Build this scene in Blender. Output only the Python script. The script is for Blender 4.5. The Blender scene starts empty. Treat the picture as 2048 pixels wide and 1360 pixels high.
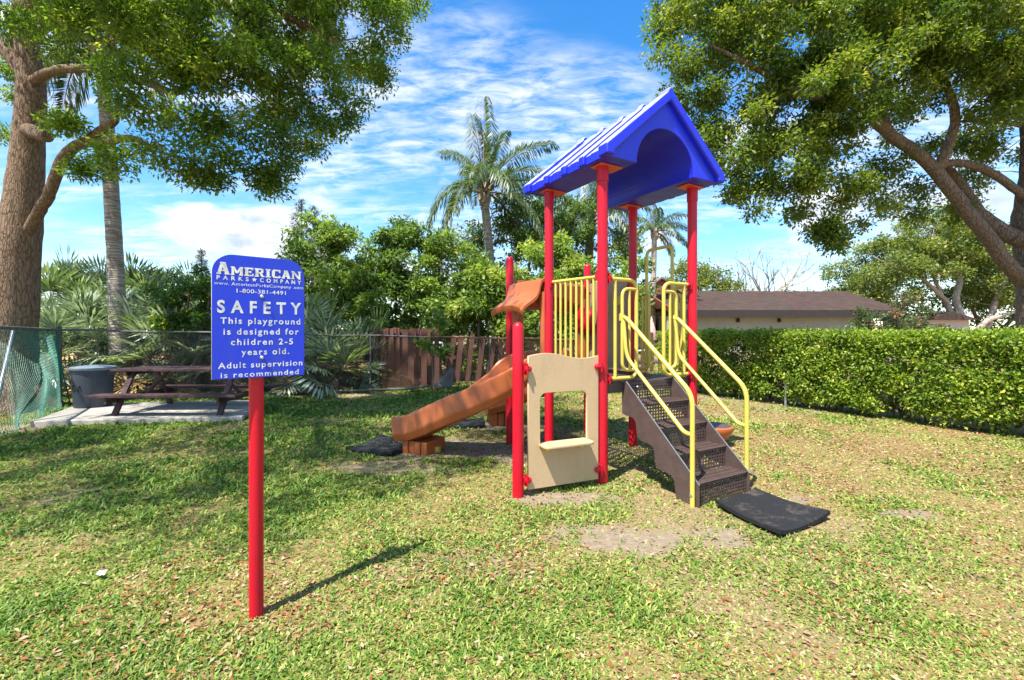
import bpy, math, random
import numpy as np
from mathutils import Vector, Matrix

# ------------------------------------------------------------------ camera, sky, sun, exposure
R = math.radians
scn = bpy.context.scene
col = scn.collection
FPX, CAMH, CX, HY = 910.2, 1.4, 1024.0, 665.0        # focal length in photo pixels, eye height, horizon row

cam_d = bpy.data.cameras.new('camera')
cam_d.sensor_width = 36.0
cam_d.lens = 16.0
cam_d.shift_y = -(680.0 - HY) / 2048.0
cam_d.clip_end = 2000.0
cam_d.clip_start = 0.05
cam = bpy.data.objects.new('camera', cam_d)
col.objects.link(cam)
cam.location = (0, 0, CAMH)
cam.rotation_euler = (R(90), 0, 0)
scn.camera = cam

SUN_EL = R(62.0)
SUN_XY = Vector((-0.60, -0.80)).normalized()          # horizontal direction towards the sun
sun_d = bpy.data.lights.new('sun', 'SUN')
sun_d.energy = 4.6
sun_d.angle = R(0.53)
sun_d.color = (1.0, 0.955, 0.88)
sun = bpy.data.objects.new('sun', sun_d)
col.objects.link(sun)
sdir = Vector((SUN_XY.x * math.cos(SUN_EL), SUN_XY.y * math.cos(SUN_EL), math.sin(SUN_EL)))
sun.rotation_euler = sdir.to_track_quat('Z', 'Y').to_euler()
sun.location = sdir * 60

world = bpy.data.worlds.new('World')
scn.world = world
world.use_nodes = True
def build_world():
    nt = world.node_tree
    N, L = nt.nodes, nt.links
    N.clear()
    out = N.new('ShaderNodeOutputWorld')
    bg = N.new('ShaderNodeBackground')
    bg.inputs['Strength'].default_value = 0.125
    L.new(bg.outputs[0], out.inputs[0])
    sky = N.new('ShaderNodeTexSky')
    sky.sky_type = 'NISHITA'
    sky.sun_disc = False
    sky.sun_elevation = SUN_EL
    sky.sun_rotation = math.atan2(SUN_XY.x, SUN_XY.y)
    sky.air_density = 1.0
    sky.dust_density = 0.25
    sky.ozone_density = 2.2
    hs = N.new('ShaderNodeHueSaturation')
    hs.inputs['Saturation'].default_value = 1.36
    hs.inputs['Value'].default_value = 1.0
    L.new(sky.outputs[0], hs.inputs['Color'])
    tc = N.new('ShaderNodeTexCoord')
    sep = N.new('ShaderNodeSeparateXYZ')
    L.new(tc.outputs['Generated'], sep.inputs[0])
    def math_(op, a, b=None, clamp=False):
        m = N.new('ShaderNodeMath'); m.operation = op; m.use_clamp = clamp
        for i, v in enumerate((a, b)):
            if v is None: continue
            if isinstance(v, (int, float)): m.inputs[i].default_value = v
            else: L.new(v, m.inputs[i])
        return m.outputs[0]
    def ramp(x, a, b):
        m = N.new('ShaderNodeMapRange'); m.interpolation_type = 'SMOOTHSTEP'
        L.new(x, m.inputs[0]); m.inputs[1].default_value = a; m.inputs[2].default_value = b
        return m.outputs[0]
    z = math_('MAXIMUM', sep.outputs[2], 0.0)
    zz = math_('ADD', z, 0.16)
    ux = math_('DIVIDE', sep.outputs[0], zz)
    uy = math_('DIVIDE', sep.outputs[1], zz)
    comb = N.new('ShaderNodeCombineXYZ')
    L.new(ux, comb.inputs[0]); L.new(uy, comb.inputs[1])
    # high thin clouds: rippled streaks on a flat layer
    mp = N.new('ShaderNodeMapping')
    mp.inputs['Rotation'].default_value = (0, 0, R(28))
    mp.inputs['Scale'].default_value = (0.8, 1.9, 1.0)
    mp.inputs['Location'].default_value = (3.1, 1.7, 0)
    L.new(comb.outputs[0], mp.inputs[0])
    n1 = N.new('ShaderNodeTexNoise')
    n1.inputs['Scale'].default_value = 0.95; n1.inputs['Detail'].default_value = 3; n1.inputs['Roughness'].default_value = 0.5
    L.new(mp.outputs[0], n1.inputs['Vector'])
    n2 = N.new('ShaderNodeTexNoise')
    n2.inputs['Scale'].default_value = 8.0; n2.inputs['Detail'].default_value = 9
    n2.inputs['Roughness'].default_value = 0.62; n2.inputs['Distortion'].default_value = 0.35
    L.new(mp.outputs[0], n2.inputs['Vector'])
    cir = math_('MULTIPLY', ramp(n1.outputs[0], 0.36, 0.60), ramp(n2.outputs[0], 0.32, 0.72))
    cir = math_('MULTIPLY', cir, 0.85)
    # heaped clouds low over the trees
    mp2 = N.new('ShaderNodeMapping')
    mp2.inputs['Scale'].default_value = (1.0, 1.0, 1.75)
    mp2.inputs['Location'].default_value = (0.35, 2.2, 0.42)
    L.new(tc.outputs['Generated'], mp2.inputs[0])
    n3 = N.new('ShaderNodeTexNoise')
    n3.inputs['Scale'].default_value = 4.6; n3.inputs['Detail'].default_value = 9
    n3.inputs['Roughness'].default_value = 0.52; n3.inputs['Distortion'].default_value = 0.25
    L.new(mp2.outputs[0], n3.inputs['Vector'])
    low = ramp(z, 0.50, 0.10)
    thr = math_('ADD', n3.outputs[0], math_('MULTIPLY', low, 0.108))
    cum = math_('MULTIPLY', ramp(thr, 0.590, 0.700), ramp(z, 0.50, 0.36))
    dens = math_('MAXIMUM', cir, cum, True)
    # softly greyer cloud where it is thick
    mixc = N.new('ShaderNodeMix'); mixc.data_type = 'RGBA'
    mixc.inputs[6].default_value = (4.0, 4.15, 4.3, 1)
    mixc.inputs[7].default_value = (2.2, 2.6, 3.2, 1)
    n4 = N.new('ShaderNodeTexNoise')
    n4.inputs['Scale'].default_value = 11.0; n4.inputs['Detail'].default_value = 8; n4.inputs['Roughness'].default_value = 0.6
    L.new(mp2.outputs[0], n4.inputs['Vector'])
    L.new(math_('MULTIPLY', ramp(n4.outputs[0], 0.42, 0.66), ramp(thr, 0.60, 0.72)), mixc.inputs[0])
    mx = N.new('ShaderNodeMix'); mx.data_type = 'RGBA'
    L.new(dens, mx.inputs[0]); L.new(hs.outputs[0], mx.inputs[6]); L.new(mixc.outputs[2], mx.inputs[7])
    L.new(mx.outputs[2], bg.inputs['Color'])
build_world()
vs = scn.view_settings
vs.view_transform = 'Standard'
vs.look = 'None'
vs.gamma = 1.0
vs.use_curve_mapping = False
vs.exposure = 1.32

# ------------------------------------------------------------------ helpers
rng = np.random.default_rng(7)
random.seed(7)
def P(px, py, Y):                                     # photo pixel at a known depth -> point
    return Vector(((px - CX) / FPX * Y, Y, CAMH - (py - HY) / FPX * Y))
def PG(px, py, z=0.0):                                # photo pixel on the plane at height z
    Y = (CAMH - z) * FPX / (py - HY)
    return Vector(((px - CX) / FPX * Y, Y, z))
V = lambda *a: Vector(a)

def tag(o, label=None, cat=None, group=None, kind=None):
    if label: o['label'] = label
    if cat: o['category'] = cat
    if group: o['group'] = group
    if kind: o['kind'] = kind
    return o
def empty(name, loc, label=None, cat=None, group=None):
    o = bpy.data.objects.new(name, None)
    col.objects.link(o)
    o.location = loc
    o.empty_display_size = 0.2
    return tag(o, label, cat, group)
def set_parent(o, p):
    if p is None: return
    o.parent = p
    m = Matrix.Identity(4)
    q = p
    m = Matrix.Translation(q.location) if q.parent is None else Matrix.Identity(4)
    o.matrix_parent_inverse = m.inverted()
def link_mesh(name, me, mat=None, parent=None, world_coords=True):
    if mat is not None and not me.materials: me.materials.append(mat)
    o = bpy.data.objects.new(name, me)
    col.objects.link(o)
    if parent is not None:
        if world_coords: set_parent(o, parent)
        else: o.parent = parent
    return o

class G:
    """collects shapes; build() links them as one mesh object"""
    def __init__(s): s.v = []; s.f = []
    def add(s, vs_, fs):
        b = len(s.v)
        s.v.extend([tuple(p) for p in vs_])
        s.f.extend([tuple(b + i for i in f) for f in fs])
        return s
    def box(s, c, size, ax=None):
        c = Vector(c); x, y, z = (Vector((1,0,0)), Vector((0,1,0)), Vector((0,0,1))) if ax is None else [Vector(a) for a in ax]
        hx, hy, hz = size[0]/2, size[1]/2, size[2]/2
        vs_ = [c + x*hx*i + y*hy*j + z*hz*k for k in (-1,1) for j in (-1,1) for i in (-1,1)]
        return s.add(vs_, [(0,2,3,1),(4,5,7,6),(0,1,5,4),(2,6,7,3),(0,4,6,2),(1,3,7,5)])
    def bar(s, a, b, w, h, up=(0,0,1)):
        a, b = Vector(a), Vector(b); d = (b - a); l = d.length; d.normalize()
        y = Vector(up).cross(d)
        if y.length < 1e-4: y = Vector((0,1,0)).cross(d)
        y.normalize(); z = d.cross(y)
        return s.box((a + b)/2, (l, w, h), (d, y, z))
    def tube(s, pts, r, seg=8, cap=True, dome=False):
        pts = [Vector(p) for p in pts]
        n = len(pts)
        rr = [r]*n if isinstance(r, (int, float)) else list(r)
        if dome:
            d = (pts[-1] - pts[-2]).normalized(); e = pts[-1]; R0 = rr[-1]
            for a in (30, 55, 75, 88):
                pts.append(e + d*R0*math.sin(R(a))); rr.append(R0*math.cos(R(a)))
            n = len(pts)
        tang = []
        for i in range(n):
            a = pts[max(0, i-1)]; b = pts[min(n-1, i+1)]
            t = (b - a)
            tang.append(t.normalized() if t.length > 1e-9 else Vector((0,0,1)))
        t0 = tang[0]
        nx = t0.cross(Vector((0,0,1)))
        if nx.length < 1e-3: nx = t0.cross(Vector((1,0,0)))
        nx.normalize()
        vs_ = []; fs = []
        for i in range(n):
            t = tang[i]
            nx = (nx - t*nx.dot(t))
            if nx.length < 1e-6: nx = t.orthogonal()
            nx.normalize(); ny = t.cross(nx)
            for k in range(seg):
                a = 2*math.pi*k/seg
                vs_.append(pts[i] + (nx*math.cos(a) + ny*math.sin(a))*rr[i])
        for i in range(n-1):
            for k in range(seg):
                k2 = (k+1) % seg
                fs.append((i*seg+k, i*seg+k2, (i+1)*seg+k2, (i+1)*seg+k))
        if cap:
            fs.append(tuple(reversed(range(seg)))); fs.append(tuple((n-1)*seg + k for k in range(seg)))
        return s.add(vs_, fs)
    def prism(s, poly, o, ax, ay, az, t0, t1):
        """2D polygon in the (ax, ay) plane through o, extruded along az from t0 to t1"""
        o, ax, ay, az = Vector(o), Vector(ax), Vector(ay), Vector(az)
        n = len(poly)
        vs_ = [o + ax*p[0] + ay*p[1] + az*t0 for p in poly] + [o + ax*p[0] + ay*p[1] + az*t1 for p in poly]
        fs = [tuple(reversed(range(n))), tuple(range(n, 2*n))]
        for i in range(n):
            j = (i+1) % n
            fs.append((i, j, n+j, n+i))
        return s.add(vs_, fs)
    def lathe(s, prof, c, seg=24):
        c = Vector(c); vs_ = []; fs = []
        for (r, z) in prof:
            for k in range(seg):
                a = 2*math.pi*k/seg
                vs_.append(c + Vector((r*math.cos(a), r*math.sin(a), z)))
        for i in range(len(prof)-1):
            for k in range(seg):
                k2 = (k+1) % seg
                fs.append((i*seg+k, i*seg+k2, (i+1)*seg+k2, (i+1)*seg+k))
        fs.append(tuple(reversed(range(seg)))); fs.append(tuple((len(prof)-1)*seg+k for k in range(seg)))
        return s.add(vs_, fs)
    def mesh(s, name, smooth=False):
        me = bpy.data.meshes.new(name)
        me.from_pydata(s.v, [], s.f)
        me.update()
        if smooth:
            me.polygons.foreach_set('use_smooth', [True]*len(me.polygons))
            try: me.set_sharp_from_angle(angle=R(40))
            except Exception: pass
        return me
    def build(s, name, mat, parent=None, smooth=False, bevel=0.0, bseg=2, wc=True):
        o = link_mesh(name, s.mesh(name, smooth), mat, parent, wc)
        if bevel:
            m = o.modifiers.new('bevel', 'BEVEL'); m.width = bevel; m.segments = bseg
            m.limit_method = 'ANGLE'; m.angle_limit = R(30)
            m.harden_normals = False
        return o

def bez(pts, n=8):
    """smooth curve through the points (Catmull-Rom)"""
    pts = [Vector(p) for p in pts]
    q = [pts[0]*2 - pts[1]] + pts + [pts[-1]*2 - pts[-2]]
    out = []
    for i in range(1, len(q)-2):
        p0, p1, p2, p3 = q[i-1], q[i], q[i+1], q[i+2]
        for k in range(n):
            t = k/n
            out.append(0.5*((2*p1) + (p2-p0)*t + (2*p0-5*p1+4*p2-p3)*t*t + (3*p1-p0-3*p2+p3)*t*t*t))
    out.append(pts[-1])
    return out
def fillet(pts, r, n=5):
    """polyline with its corners rounded"""
    pts = [Vector(p) for p in pts]
    out = [pts[0]]
    for i in range(1, len(pts)-1):
        a, b, c = pts[i-1], pts[i], pts[i+1]
        d1 = (a-b); d2 = (c-b)
        rr = min(r, d1.length*0.49, d2.length*0.49)
        s = b + d1.normalized()*rr; e = b + d2.normalized()*rr
        for k in range(n+1):
            t = k/n
            out.append(s*(1-t)**2 + b*2*t*(1-t) + e*t*t)
    out.append(pts[-1])
    return out
def lerp_list(vals, n):
    x = np.linspace(0, len(vals)-1, n)
    return list(np.interp(x, range(len(vals)), vals))

# numpy value noise -------------------------------------------------
_lat = np.random.default_rng(3).random((64, 64))
def vnoise(x, y):
    xi = np.floor(x).astype(int); yi = np.floor(y).astype(int)
    fx = x - xi; fy = y - yi
    fx = fx*fx*(3-2*fx); fy = fy*fy*(3-2*fy)
    a = _lat[xi % 64, yi % 64]; b = _lat[(xi+1) % 64, yi % 64]
    c = _lat[xi % 64, (yi+1) % 64]; d = _lat[(xi+1) % 64, (yi+1) % 64]
    return (a*(1-fx)+b*fx)*(1-fy) + (c*(1-fx)+d*fx)*fy
def fbm(x, y, o=4):
    s = 0; a = 0.5; t = 0
    for i in range(o):
        s = s + a*vnoise(x*2**i + 17.3*i, y*2**i + 5.1*i); t += a; a *= 0.55
    return s/t

# materials ---------------------------------------------------------
def nodes(name):
    m = bpy.data.materials.new(name)
    m.use_nodes = True
    nt = m.node_tree
    return m, nt.nodes, nt.links, nt.nodes['Principled BSDF']
def pmat(name, c1, c2=None, scale=6.0, rough=0.5, bump=0.0, bscale=40.0, metal=0.0, spec=0.5, coat=0.0,
         stretch=(1,1,1), detail=5, rvar=0.12, lo=0.35, hi=0.65, coords='Object'):
    m, N, L, b = nodes(name)
    tc = N.new('ShaderNodeTexCoord'); mp = N.new('ShaderNodeMapping')
    mp.inputs['Scale'].default_value = stretch
    L.new(tc.outputs[coords], mp.inputs[0])
    n = N.new('ShaderNodeTexNoise'); n.inputs['Scale'].default_value = scale; n.inputs['Detail'].default_value = detail
    n.inputs['Roughness'].default_value = 0.6
    L.new(mp.outputs[0], n.inputs['Vector'])
    cr = N.new('ShaderNodeValToRGB')
    c2 = c2 or tuple(x*0.8 for x in c1)
    cr.color_ramp.elements[0].position = lo; cr.color_ramp.elements[0].color = (*c1, 1)
    cr.color_ramp.elements[1].position = hi; cr.color_ramp.elements[1].color = (*c2, 1)
    L.new(n.outputs[0], cr.inputs[0]); L.new(cr.outputs[0], b.inputs['Base Color'])
    mr = N.new('ShaderNodeMapRange')
    mr.inputs[3].default_value = max(0.02, rough - rvar); mr.inputs[4].default_value = min(1, rough + rvar)
    n2 = N.new('ShaderNodeTexNoise'); n2.inputs['Scale'].default_value = scale*2.3; n2.inputs['Detail'].default_value = 4
    L.new(mp.outputs[0], n2.inputs['Vector']); L.new(n2.outputs[0], mr.inputs[0]); L.new(mr.outputs[0], b.inputs['Roughness'])
    b.inputs['Metallic'].default_value = metal
    b.inputs['Specular IOR Level'].default_value = spec
    b.inputs['Coat Weight'].default_value = coat
    if bump:
        n3 = N.new('ShaderNodeTexNoise'); n3.inputs['Scale'].default_value = bscale; n3.inputs['Detail'].default_value = 6
        L.new(mp.outputs[0], n3.inputs['Vector'])
        bp = N.new('ShaderNodeBump'); bp.inputs['Strength'].default_value = bump; bp.inputs['Distance'].default_value = 0.02
        L.new(n3.outputs[0], bp.inputs['Height']); L.new(bp.outputs[0], b.inputs['Normal'])
    return m
def leafmat(name, stops, trans=0.35, rough=0.45, spec=0.4, tcol=None):
    """leaf with light shining through; 'rnd' is each leaf's own random shade"""
    m, N, L, b = nodes(name)
    at = N.new('ShaderNodeAttribute'); at.attribute_name = 'rnd'
    cr = N.new('ShaderNodeValToRGB')
    els = cr.color_ramp.elements
    while len(els) < len(stops): els.new(0.5)
    for e, (p, c) in zip(els, stops):
        e.position = p; e.color = (*c, 1)
    L.new(at.outputs['Fac'], cr.inputs[0]); L.new(cr.outputs[0], b.inputs['Base Color'])
    b.inputs['Roughness'].default_value = rough
    b.inputs['Specular IOR Level'].default_value = spec
    tr = N.new('ShaderNodeBsdfTranslucent')
    mixc = N.new('ShaderNodeMix'); mixc.data_type = 'RGBA'; mixc.blend_type = 'MULTIPLY'; mixc.inputs[0].default_value = 1.0
    L.new(cr.outputs[0], mixc.inputs[6]); mixc.inputs[7].default_value = (*(tcol or (1.9, 2.0, 0.75)), 1)
    L.new(mixc.outputs[2], tr.inputs[0])
    ms = N.new('ShaderNodeMixShader'); ms.inputs[0].default_value = trans
    L.new(b.outputs[0], ms.inputs[1]); L.new(tr.outputs[0], ms.inputs[2])
    L.new(ms.outputs[0], N['Material Output'].inputs[0])
    return m
def barkmat(name, c1, c2, scale=9.0, stretch=(1,1,0.25), bump=1.0, ring=False):
    m, N, L, b = nodes(name)
    tc = N.new('ShaderNodeTexCoord'); mp = N.new('ShaderNodeMapping'); mp.inputs['Scale'].default_value = stretch
    L.new(tc.outputs['Object'], mp.inputs[0])
    nz = N.new('ShaderNodeTexNoise'); nz.inputs['Scale'].default_value = 3.0; nz.inputs['Detail'].default_value = 4
    L.new(mp.outputs[0], nz.inputs['Vector'])
    mixv = N.new('ShaderNodeMix'); mixv.data_type = 'RGBA'; mixv.inputs[0].default_value = 0.22
    L.new(mp.outputs[0], mixv.inputs[6]); L.new(nz.outputs['Color'], mixv.inputs[7])
    vo = N.new('ShaderNodeTexVoronoi'); vo.feature = 'DISTANCE_TO_EDGE'; vo.inputs['Scale'].default_value = scale
    L.new(mixv.outputs[2], vo.inputs['Vector'])
    n2 = N.new('ShaderNodeTexNoise'); n2.inputs['Scale'].default_value = scale*2.5; n2.inputs['Detail'].default_value = 7
    L.new(mp.outputs[0], n2.inputs['Vector'])
    mr = N.new('ShaderNodeMapRange'); mr.inputs[1].default_value = 0.0; mr.inputs[2].default_value = 0.16
    L.new(vo.outputs['Distance'], mr.inputs[0])
    ad = N.new('ShaderNodeMath'); ad.operation = 'MULTIPLY_ADD'; ad.inputs[1].default_value = 0.38
    L.new(mr.outputs[0], ad.inputs[0]); L.new(n2.outputs[0], ad.inputs[2])
    cr = N.new('ShaderNodeValToRGB')
    cr.color_ramp.elements[0].position = 0.35; cr.color_ramp.elements[0].color = (*c1, 1)
    cr.color_ramp.elements[1].position = 0.95; cr.color_ramp.elements[1].color = (*c2, 1)
    L.new(ad.outputs[0], cr.inputs[0]); L.new(cr.outputs[0], b.inputs['Base Color'])
    bp = N.new('ShaderNodeBump'); bp.inputs['Strength'].default_value = bump; bp.inputs['Distance'].default_value = 0.03
    L.new(ad.outputs[0], bp.inputs['Height']); L.new(bp.outputs[0], b.inputs['Normal'])
    b.inputs['Roughness'].default_value = 0.9; b.inputs['Specular IOR Level'].default_value = 0.2
    return m

M = {}
M['red'] = pmat('red_powder_coat', (0.52, 0.004, 0.018), (0.40, 0.010, 0.026), 7.0, 0.36, 0.10, 90, spec=0.35, stretch=(1, 1, 0.22), lo=0.45, hi=0.75, detail=9, rvar=0.2)
M['yellow'] = pmat('yellow_powder_coat', (0.60, 0.48, 0.085), (0.54, 0.42, 0.07), 5.0, 0.36, 0.08, 120)
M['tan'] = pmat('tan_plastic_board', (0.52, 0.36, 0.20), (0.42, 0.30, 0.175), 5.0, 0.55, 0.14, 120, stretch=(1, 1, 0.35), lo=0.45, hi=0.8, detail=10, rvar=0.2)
M['tan_shaded'] = pmat('shaded_tan_board', (0.36, 0.25, 0.17), (0.32, 0.225, 0.155), 4.0, 0.6, 0.10, 180)  # tan board with the side panel's shade put into its colour
M['orange'] = pmat('orange_rotomoulded_plastic', (0.42, 0.108, 0.028), (0.32, 0.09, 0.034), 4.0, 0.38, 0.12, 110, lo=0.4, hi=0.75, detail=10, rvar=0.22)
def faded_sunlit_blue():
    # roof plastic faded chalky, with sunlit glare painted into the faces that look up
    m = pmat('faded_sunlit_blue_plastic', (0.010, 0.020, 0.68), (0.016, 0.030, 0.62), 3.0, 0.40, 0.05, 160)
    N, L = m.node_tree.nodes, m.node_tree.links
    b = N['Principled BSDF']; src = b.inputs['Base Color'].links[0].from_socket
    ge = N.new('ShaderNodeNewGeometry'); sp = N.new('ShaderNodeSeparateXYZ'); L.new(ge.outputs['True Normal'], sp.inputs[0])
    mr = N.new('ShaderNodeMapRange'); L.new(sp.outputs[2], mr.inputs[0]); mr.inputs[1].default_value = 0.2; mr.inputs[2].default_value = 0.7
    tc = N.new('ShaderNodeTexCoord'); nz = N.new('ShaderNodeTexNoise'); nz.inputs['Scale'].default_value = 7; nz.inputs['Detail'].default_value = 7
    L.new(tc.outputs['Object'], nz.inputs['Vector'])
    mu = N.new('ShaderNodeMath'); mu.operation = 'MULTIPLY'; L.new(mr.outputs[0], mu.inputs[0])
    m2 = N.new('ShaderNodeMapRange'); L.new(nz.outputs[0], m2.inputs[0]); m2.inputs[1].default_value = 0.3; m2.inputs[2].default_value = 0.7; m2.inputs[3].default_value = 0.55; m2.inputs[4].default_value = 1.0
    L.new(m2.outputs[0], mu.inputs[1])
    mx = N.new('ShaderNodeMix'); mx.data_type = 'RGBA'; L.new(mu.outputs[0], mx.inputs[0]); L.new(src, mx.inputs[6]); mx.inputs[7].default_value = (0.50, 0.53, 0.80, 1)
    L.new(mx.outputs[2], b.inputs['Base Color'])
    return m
M['roofblue'] = faded_sunlit_blue()
M['orange_red'] = pmat('orange_red_bracket', (0.70, 0.12, 0.03), (0.6, 0.1, 0.03), 9.0, 0.45)
M['blue'] = pmat('blue_rotomoulded_plastic', (0.030, 0.028, 0.60), (0.045, 0.045, 0.62), 3.0, 0.40, 0.05, 160)
M['brown_metal'] = pmat('brown_vinyl_coated_steel', (0.088, 0.056, 0.048), (0.064, 0.042, 0.037), 14.0, 0.5, 0.15, 160)
M['steel'] = pmat('galvanised_steel', (0.42, 0.44, 0.46), (0.30, 0.32, 0.34), 16.0, 0.45, 0.05, 60, metal=0.7)
M['rusty'] = pmat('rusty_wire', (0.26, 0.15, 0.09), (0.18, 0.09, 0.05), 12.0, 0.75, metal=0.2)
M['fence_steel'] = pmat('weathered_fence_steel', (0.13, 0.135, 0.14), (0.08, 0.075, 0.07), 5.0, 0.6, metal=0.3)
M['bolt'] = pmat('zinc_bolt', (0.7, 0.7, 0.68), (0.5, 0.5, 0.5), 30, 0.3, metal=0.9)
M['signblue'] = pmat('blue_sign_board', (0.010, 0.040, 0.60), (0.022, 0.062, 0.46), 9.0, 0.42, 0.08, 150, stretch=(1, 1, 0.16), lo=0.48, hi=0.85, detail=9, rvar=0.2)
M['signcore'] = pmat('routed_white_core', (0.80, 0.80, 0.76), (0.40, 0.44, 0.46), 34.0, 0.6, lo=0.42, hi=0.68)
M['signlogo'] = pmat('routed_cream_core', (0.84, 0.82, 0.68), (0.46, 0.46, 0.40), 30.0, 0.6, lo=0.42, hi=0.70)
M['rubber'] = pmat('black_rubber_mat', (0.022, 0.022, 0.024), (0.035, 0.034, 0.034), 30, 0.85, 0.35, 260, spec=0.25)
M['concrete'] = pmat('grey_concrete', (0.40, 0.37, 0.32), (0.26, 0.24, 0.21), 3.5, 0.9, 0.25, 40, detail=9)
M['table_wood'] = pmat('dark_red_stained_wood', (0.085, 0.036, 0.034), (0.050, 0.022, 0.022), 5, 0.65, 0.3, 60, stretch=(0.4, 6, 6))
M['picket'] = pmat('red_brown_stained_picket', (0.155, 0.060, 0.040), (0.085, 0.037, 0.028), 4, 0.85, 0.35, 40, stretch=(5, 5, 0.6))
M['bin'] = pmat('slate_blue_plastic', (0.042, 0.056, 0.078), (0.032, 0.043, 0.06), 5, 0.5, 0.08, 80)
M['binlid'] = pmat('pale_blue_plastic', (0.16, 0.21, 0.26), (0.12, 0.16, 0.2), 6, 0.45)
M['net'] = pmat('green_polyester_net', (0.0, 0.10, 0.07), (0.005, 0.16, 0.10), 3, 0.6)
M['white'] = pmat('white_plastic', (0.75, 0.74, 0.7), (0.6, 0.6, 0.58), 6, 0.5)
M['bark'] = barkmat('oak_bark', (0.075, 0.045, 0.028), (0.27, 0.185, 0.125), 30.0, (1, 1, 0.22), 0.8)
M['bark_grey'] = barkmat('grey_oak_bark', (0.07, 0.048, 0.034), (0.25, 0.185, 0.135), 26.0, (1, 1, 0.3), 0.8)
M['bark_pale'] = barkmat('pale_smooth_bark', (0.22, 0.17, 0.13), (0.48, 0.40, 0.33), 8.0, (1, 1, 0.4), 0.4)
M['twig'] = pmat('brown_twig', (0.13, 0.085, 0.055), (0.20, 0.14, 0.10), 6, 0.9)
M['palm_bark'] = barkmat('ringed_palm_bark', (0.15, 0.115, 0.085), (0.42, 0.37, 0.32), 5.0, (0.35, 0.35, 3.4), 0.8)
M['oakleaf'] = leafmat('oak_leaves', [(0.0, (0.052, 0.102, 0.021)), (0.5, (0.121, 0.196, 0.030)), (0.85, (0.244, 0.308, 0.046)), (1.0, (0.372, 0.332, 0.062))], 0.50, 0.42)
M['oakleaf_r'] = leafmat('olive_oak_leaves', [(0.0, (0.046, 0.088, 0.017)), (0.5, (0.121, 0.177, 0.024)), (0.85, (0.228, 0.269, 0.041)), (1.0, (0.316, 0.298, 0.076))], 0.42, 0.42)
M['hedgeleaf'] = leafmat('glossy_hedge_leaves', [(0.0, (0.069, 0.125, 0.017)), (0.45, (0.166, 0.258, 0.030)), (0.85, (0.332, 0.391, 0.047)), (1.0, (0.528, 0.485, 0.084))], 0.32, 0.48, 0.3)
M['shrubleaf'] = leafmat('bright_shrub_leaves', [(0.0, (0.063, 0.115, 0.030)), (0.5, (0.155, 0.239, 0.052)), (0.9, (0.291, 0.367, 0.074)), (1.0, (0.457, 0.444, 0.130))], 0.34, 0.5, 0.3)
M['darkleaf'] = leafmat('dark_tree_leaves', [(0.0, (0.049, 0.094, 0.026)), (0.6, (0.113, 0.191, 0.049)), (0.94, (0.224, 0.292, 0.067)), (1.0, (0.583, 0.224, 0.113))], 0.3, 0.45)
M['goldleaf'] = leafmat('green_and_yellow_shrub_leaves', [(0.0, (0.028, 0.070, 0.017)), (0.6, (0.070, 0.147, 0.025)), (0.85, (0.154, 0.224, 0.028)), (1.0, (0.532, 0.420, 0.042))], 0.35, 0.35, 0.5)
M['paleleaf'] = leafmat('pale_olive_leaves', [(0.0, (0.077, 0.109, 0.025)), (0.5, (0.167, 0.213, 0.044)), (0.93, (0.282, 0.307, 0.079)), (1.0, (0.462, 0.320, 0.141))], 0.35, 0.5)
M['limeleaf'] = leafmat('yellow_green_leaves', [(0.0, (0.08, 0.11, 0.02)), (0.6, (0.17, 0.20, 0.035)), (1.0, (0.28, 0.28, 0.06))], 0.35, 0.5)
M['pinkleaf'] = leafmat('leaves_with_pink_blossom', [(0.0, (0.05, 0.085, 0.025)), (0.8, (0.12, 0.16, 0.05)), (0.86, (0.5, 0.10, 0.13)), (1.0, (0.55, 0.16, 0.2))], 0.3, 0.5, tcol=(1.3, 1.2, 0.9))
M['pine'] = leafmat('dark_conifer_needles', [(0.0, (0.02, 0.04, 0.016)), (1.0, (0.06, 0.09, 0.035))], 0.15, 0.6)
M['frond'] = leafmat('palm_leaflets', [(0.0, (0.041, 0.074, 0.032)), (0.6, (0.095, 0.149, 0.061)), (1.0, (0.189, 0.243, 0.108))], 0.28, 0.4, 0.5)
M['fan'] = leafmat('silvery_palmetto_blades', [(0.0, (0.110, 0.159, 0.098)), (0.5, (0.233, 0.297, 0.198)), (1.0, (0.441, 0.512, 0.378))], 0.25, 0.4, 0.5, tcol=(1.5, 1.6, 0.8))
M['fan_green'] = leafmat('green_palmetto_blades', [(0.0, (0.063, 0.107, 0.052)), (0.6, (0.126, 0.186, 0.090)), (1.0, (0.254, 0.293, 0.165))], 0.3, 0.4, 0.5)
M['fan_dry'] = leafmat('dry_palmetto_blades', [(0.0, (0.32, 0.20, 0.06)), (1.0, (0.52, 0.36, 0.14))], 0.25, 0.6, tcol=(1.3, 1.1, 0.7))
M['grass'] = leafmat('lawn_grass_blades', [(0.0, (0.073, 0.151, 0.018)), (0.42, (0.164, 0.252, 0.033)), (0.70, (0.302, 0.358, 0.070)), (0.87, (0.484, 0.403, 0.164)), (1.0, (0.628, 0.436, 0.277))], 0.28, 0.55, 0.3, tcol=(1.4, 1.5, 0.7))
M['litter'] = leafmat('fallen_oak_leaves', [(0.0, (0.149, 0.055, 0.019)), (0.3, (0.288, 0.116, 0.040)), (0.6, (0.323, 0.206, 0.110)), (1.0, (0.402, 0.312, 0.199))], 0.10, 0.75, 0.2, tcol=(1.2, 1.0, 0.8))

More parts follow.
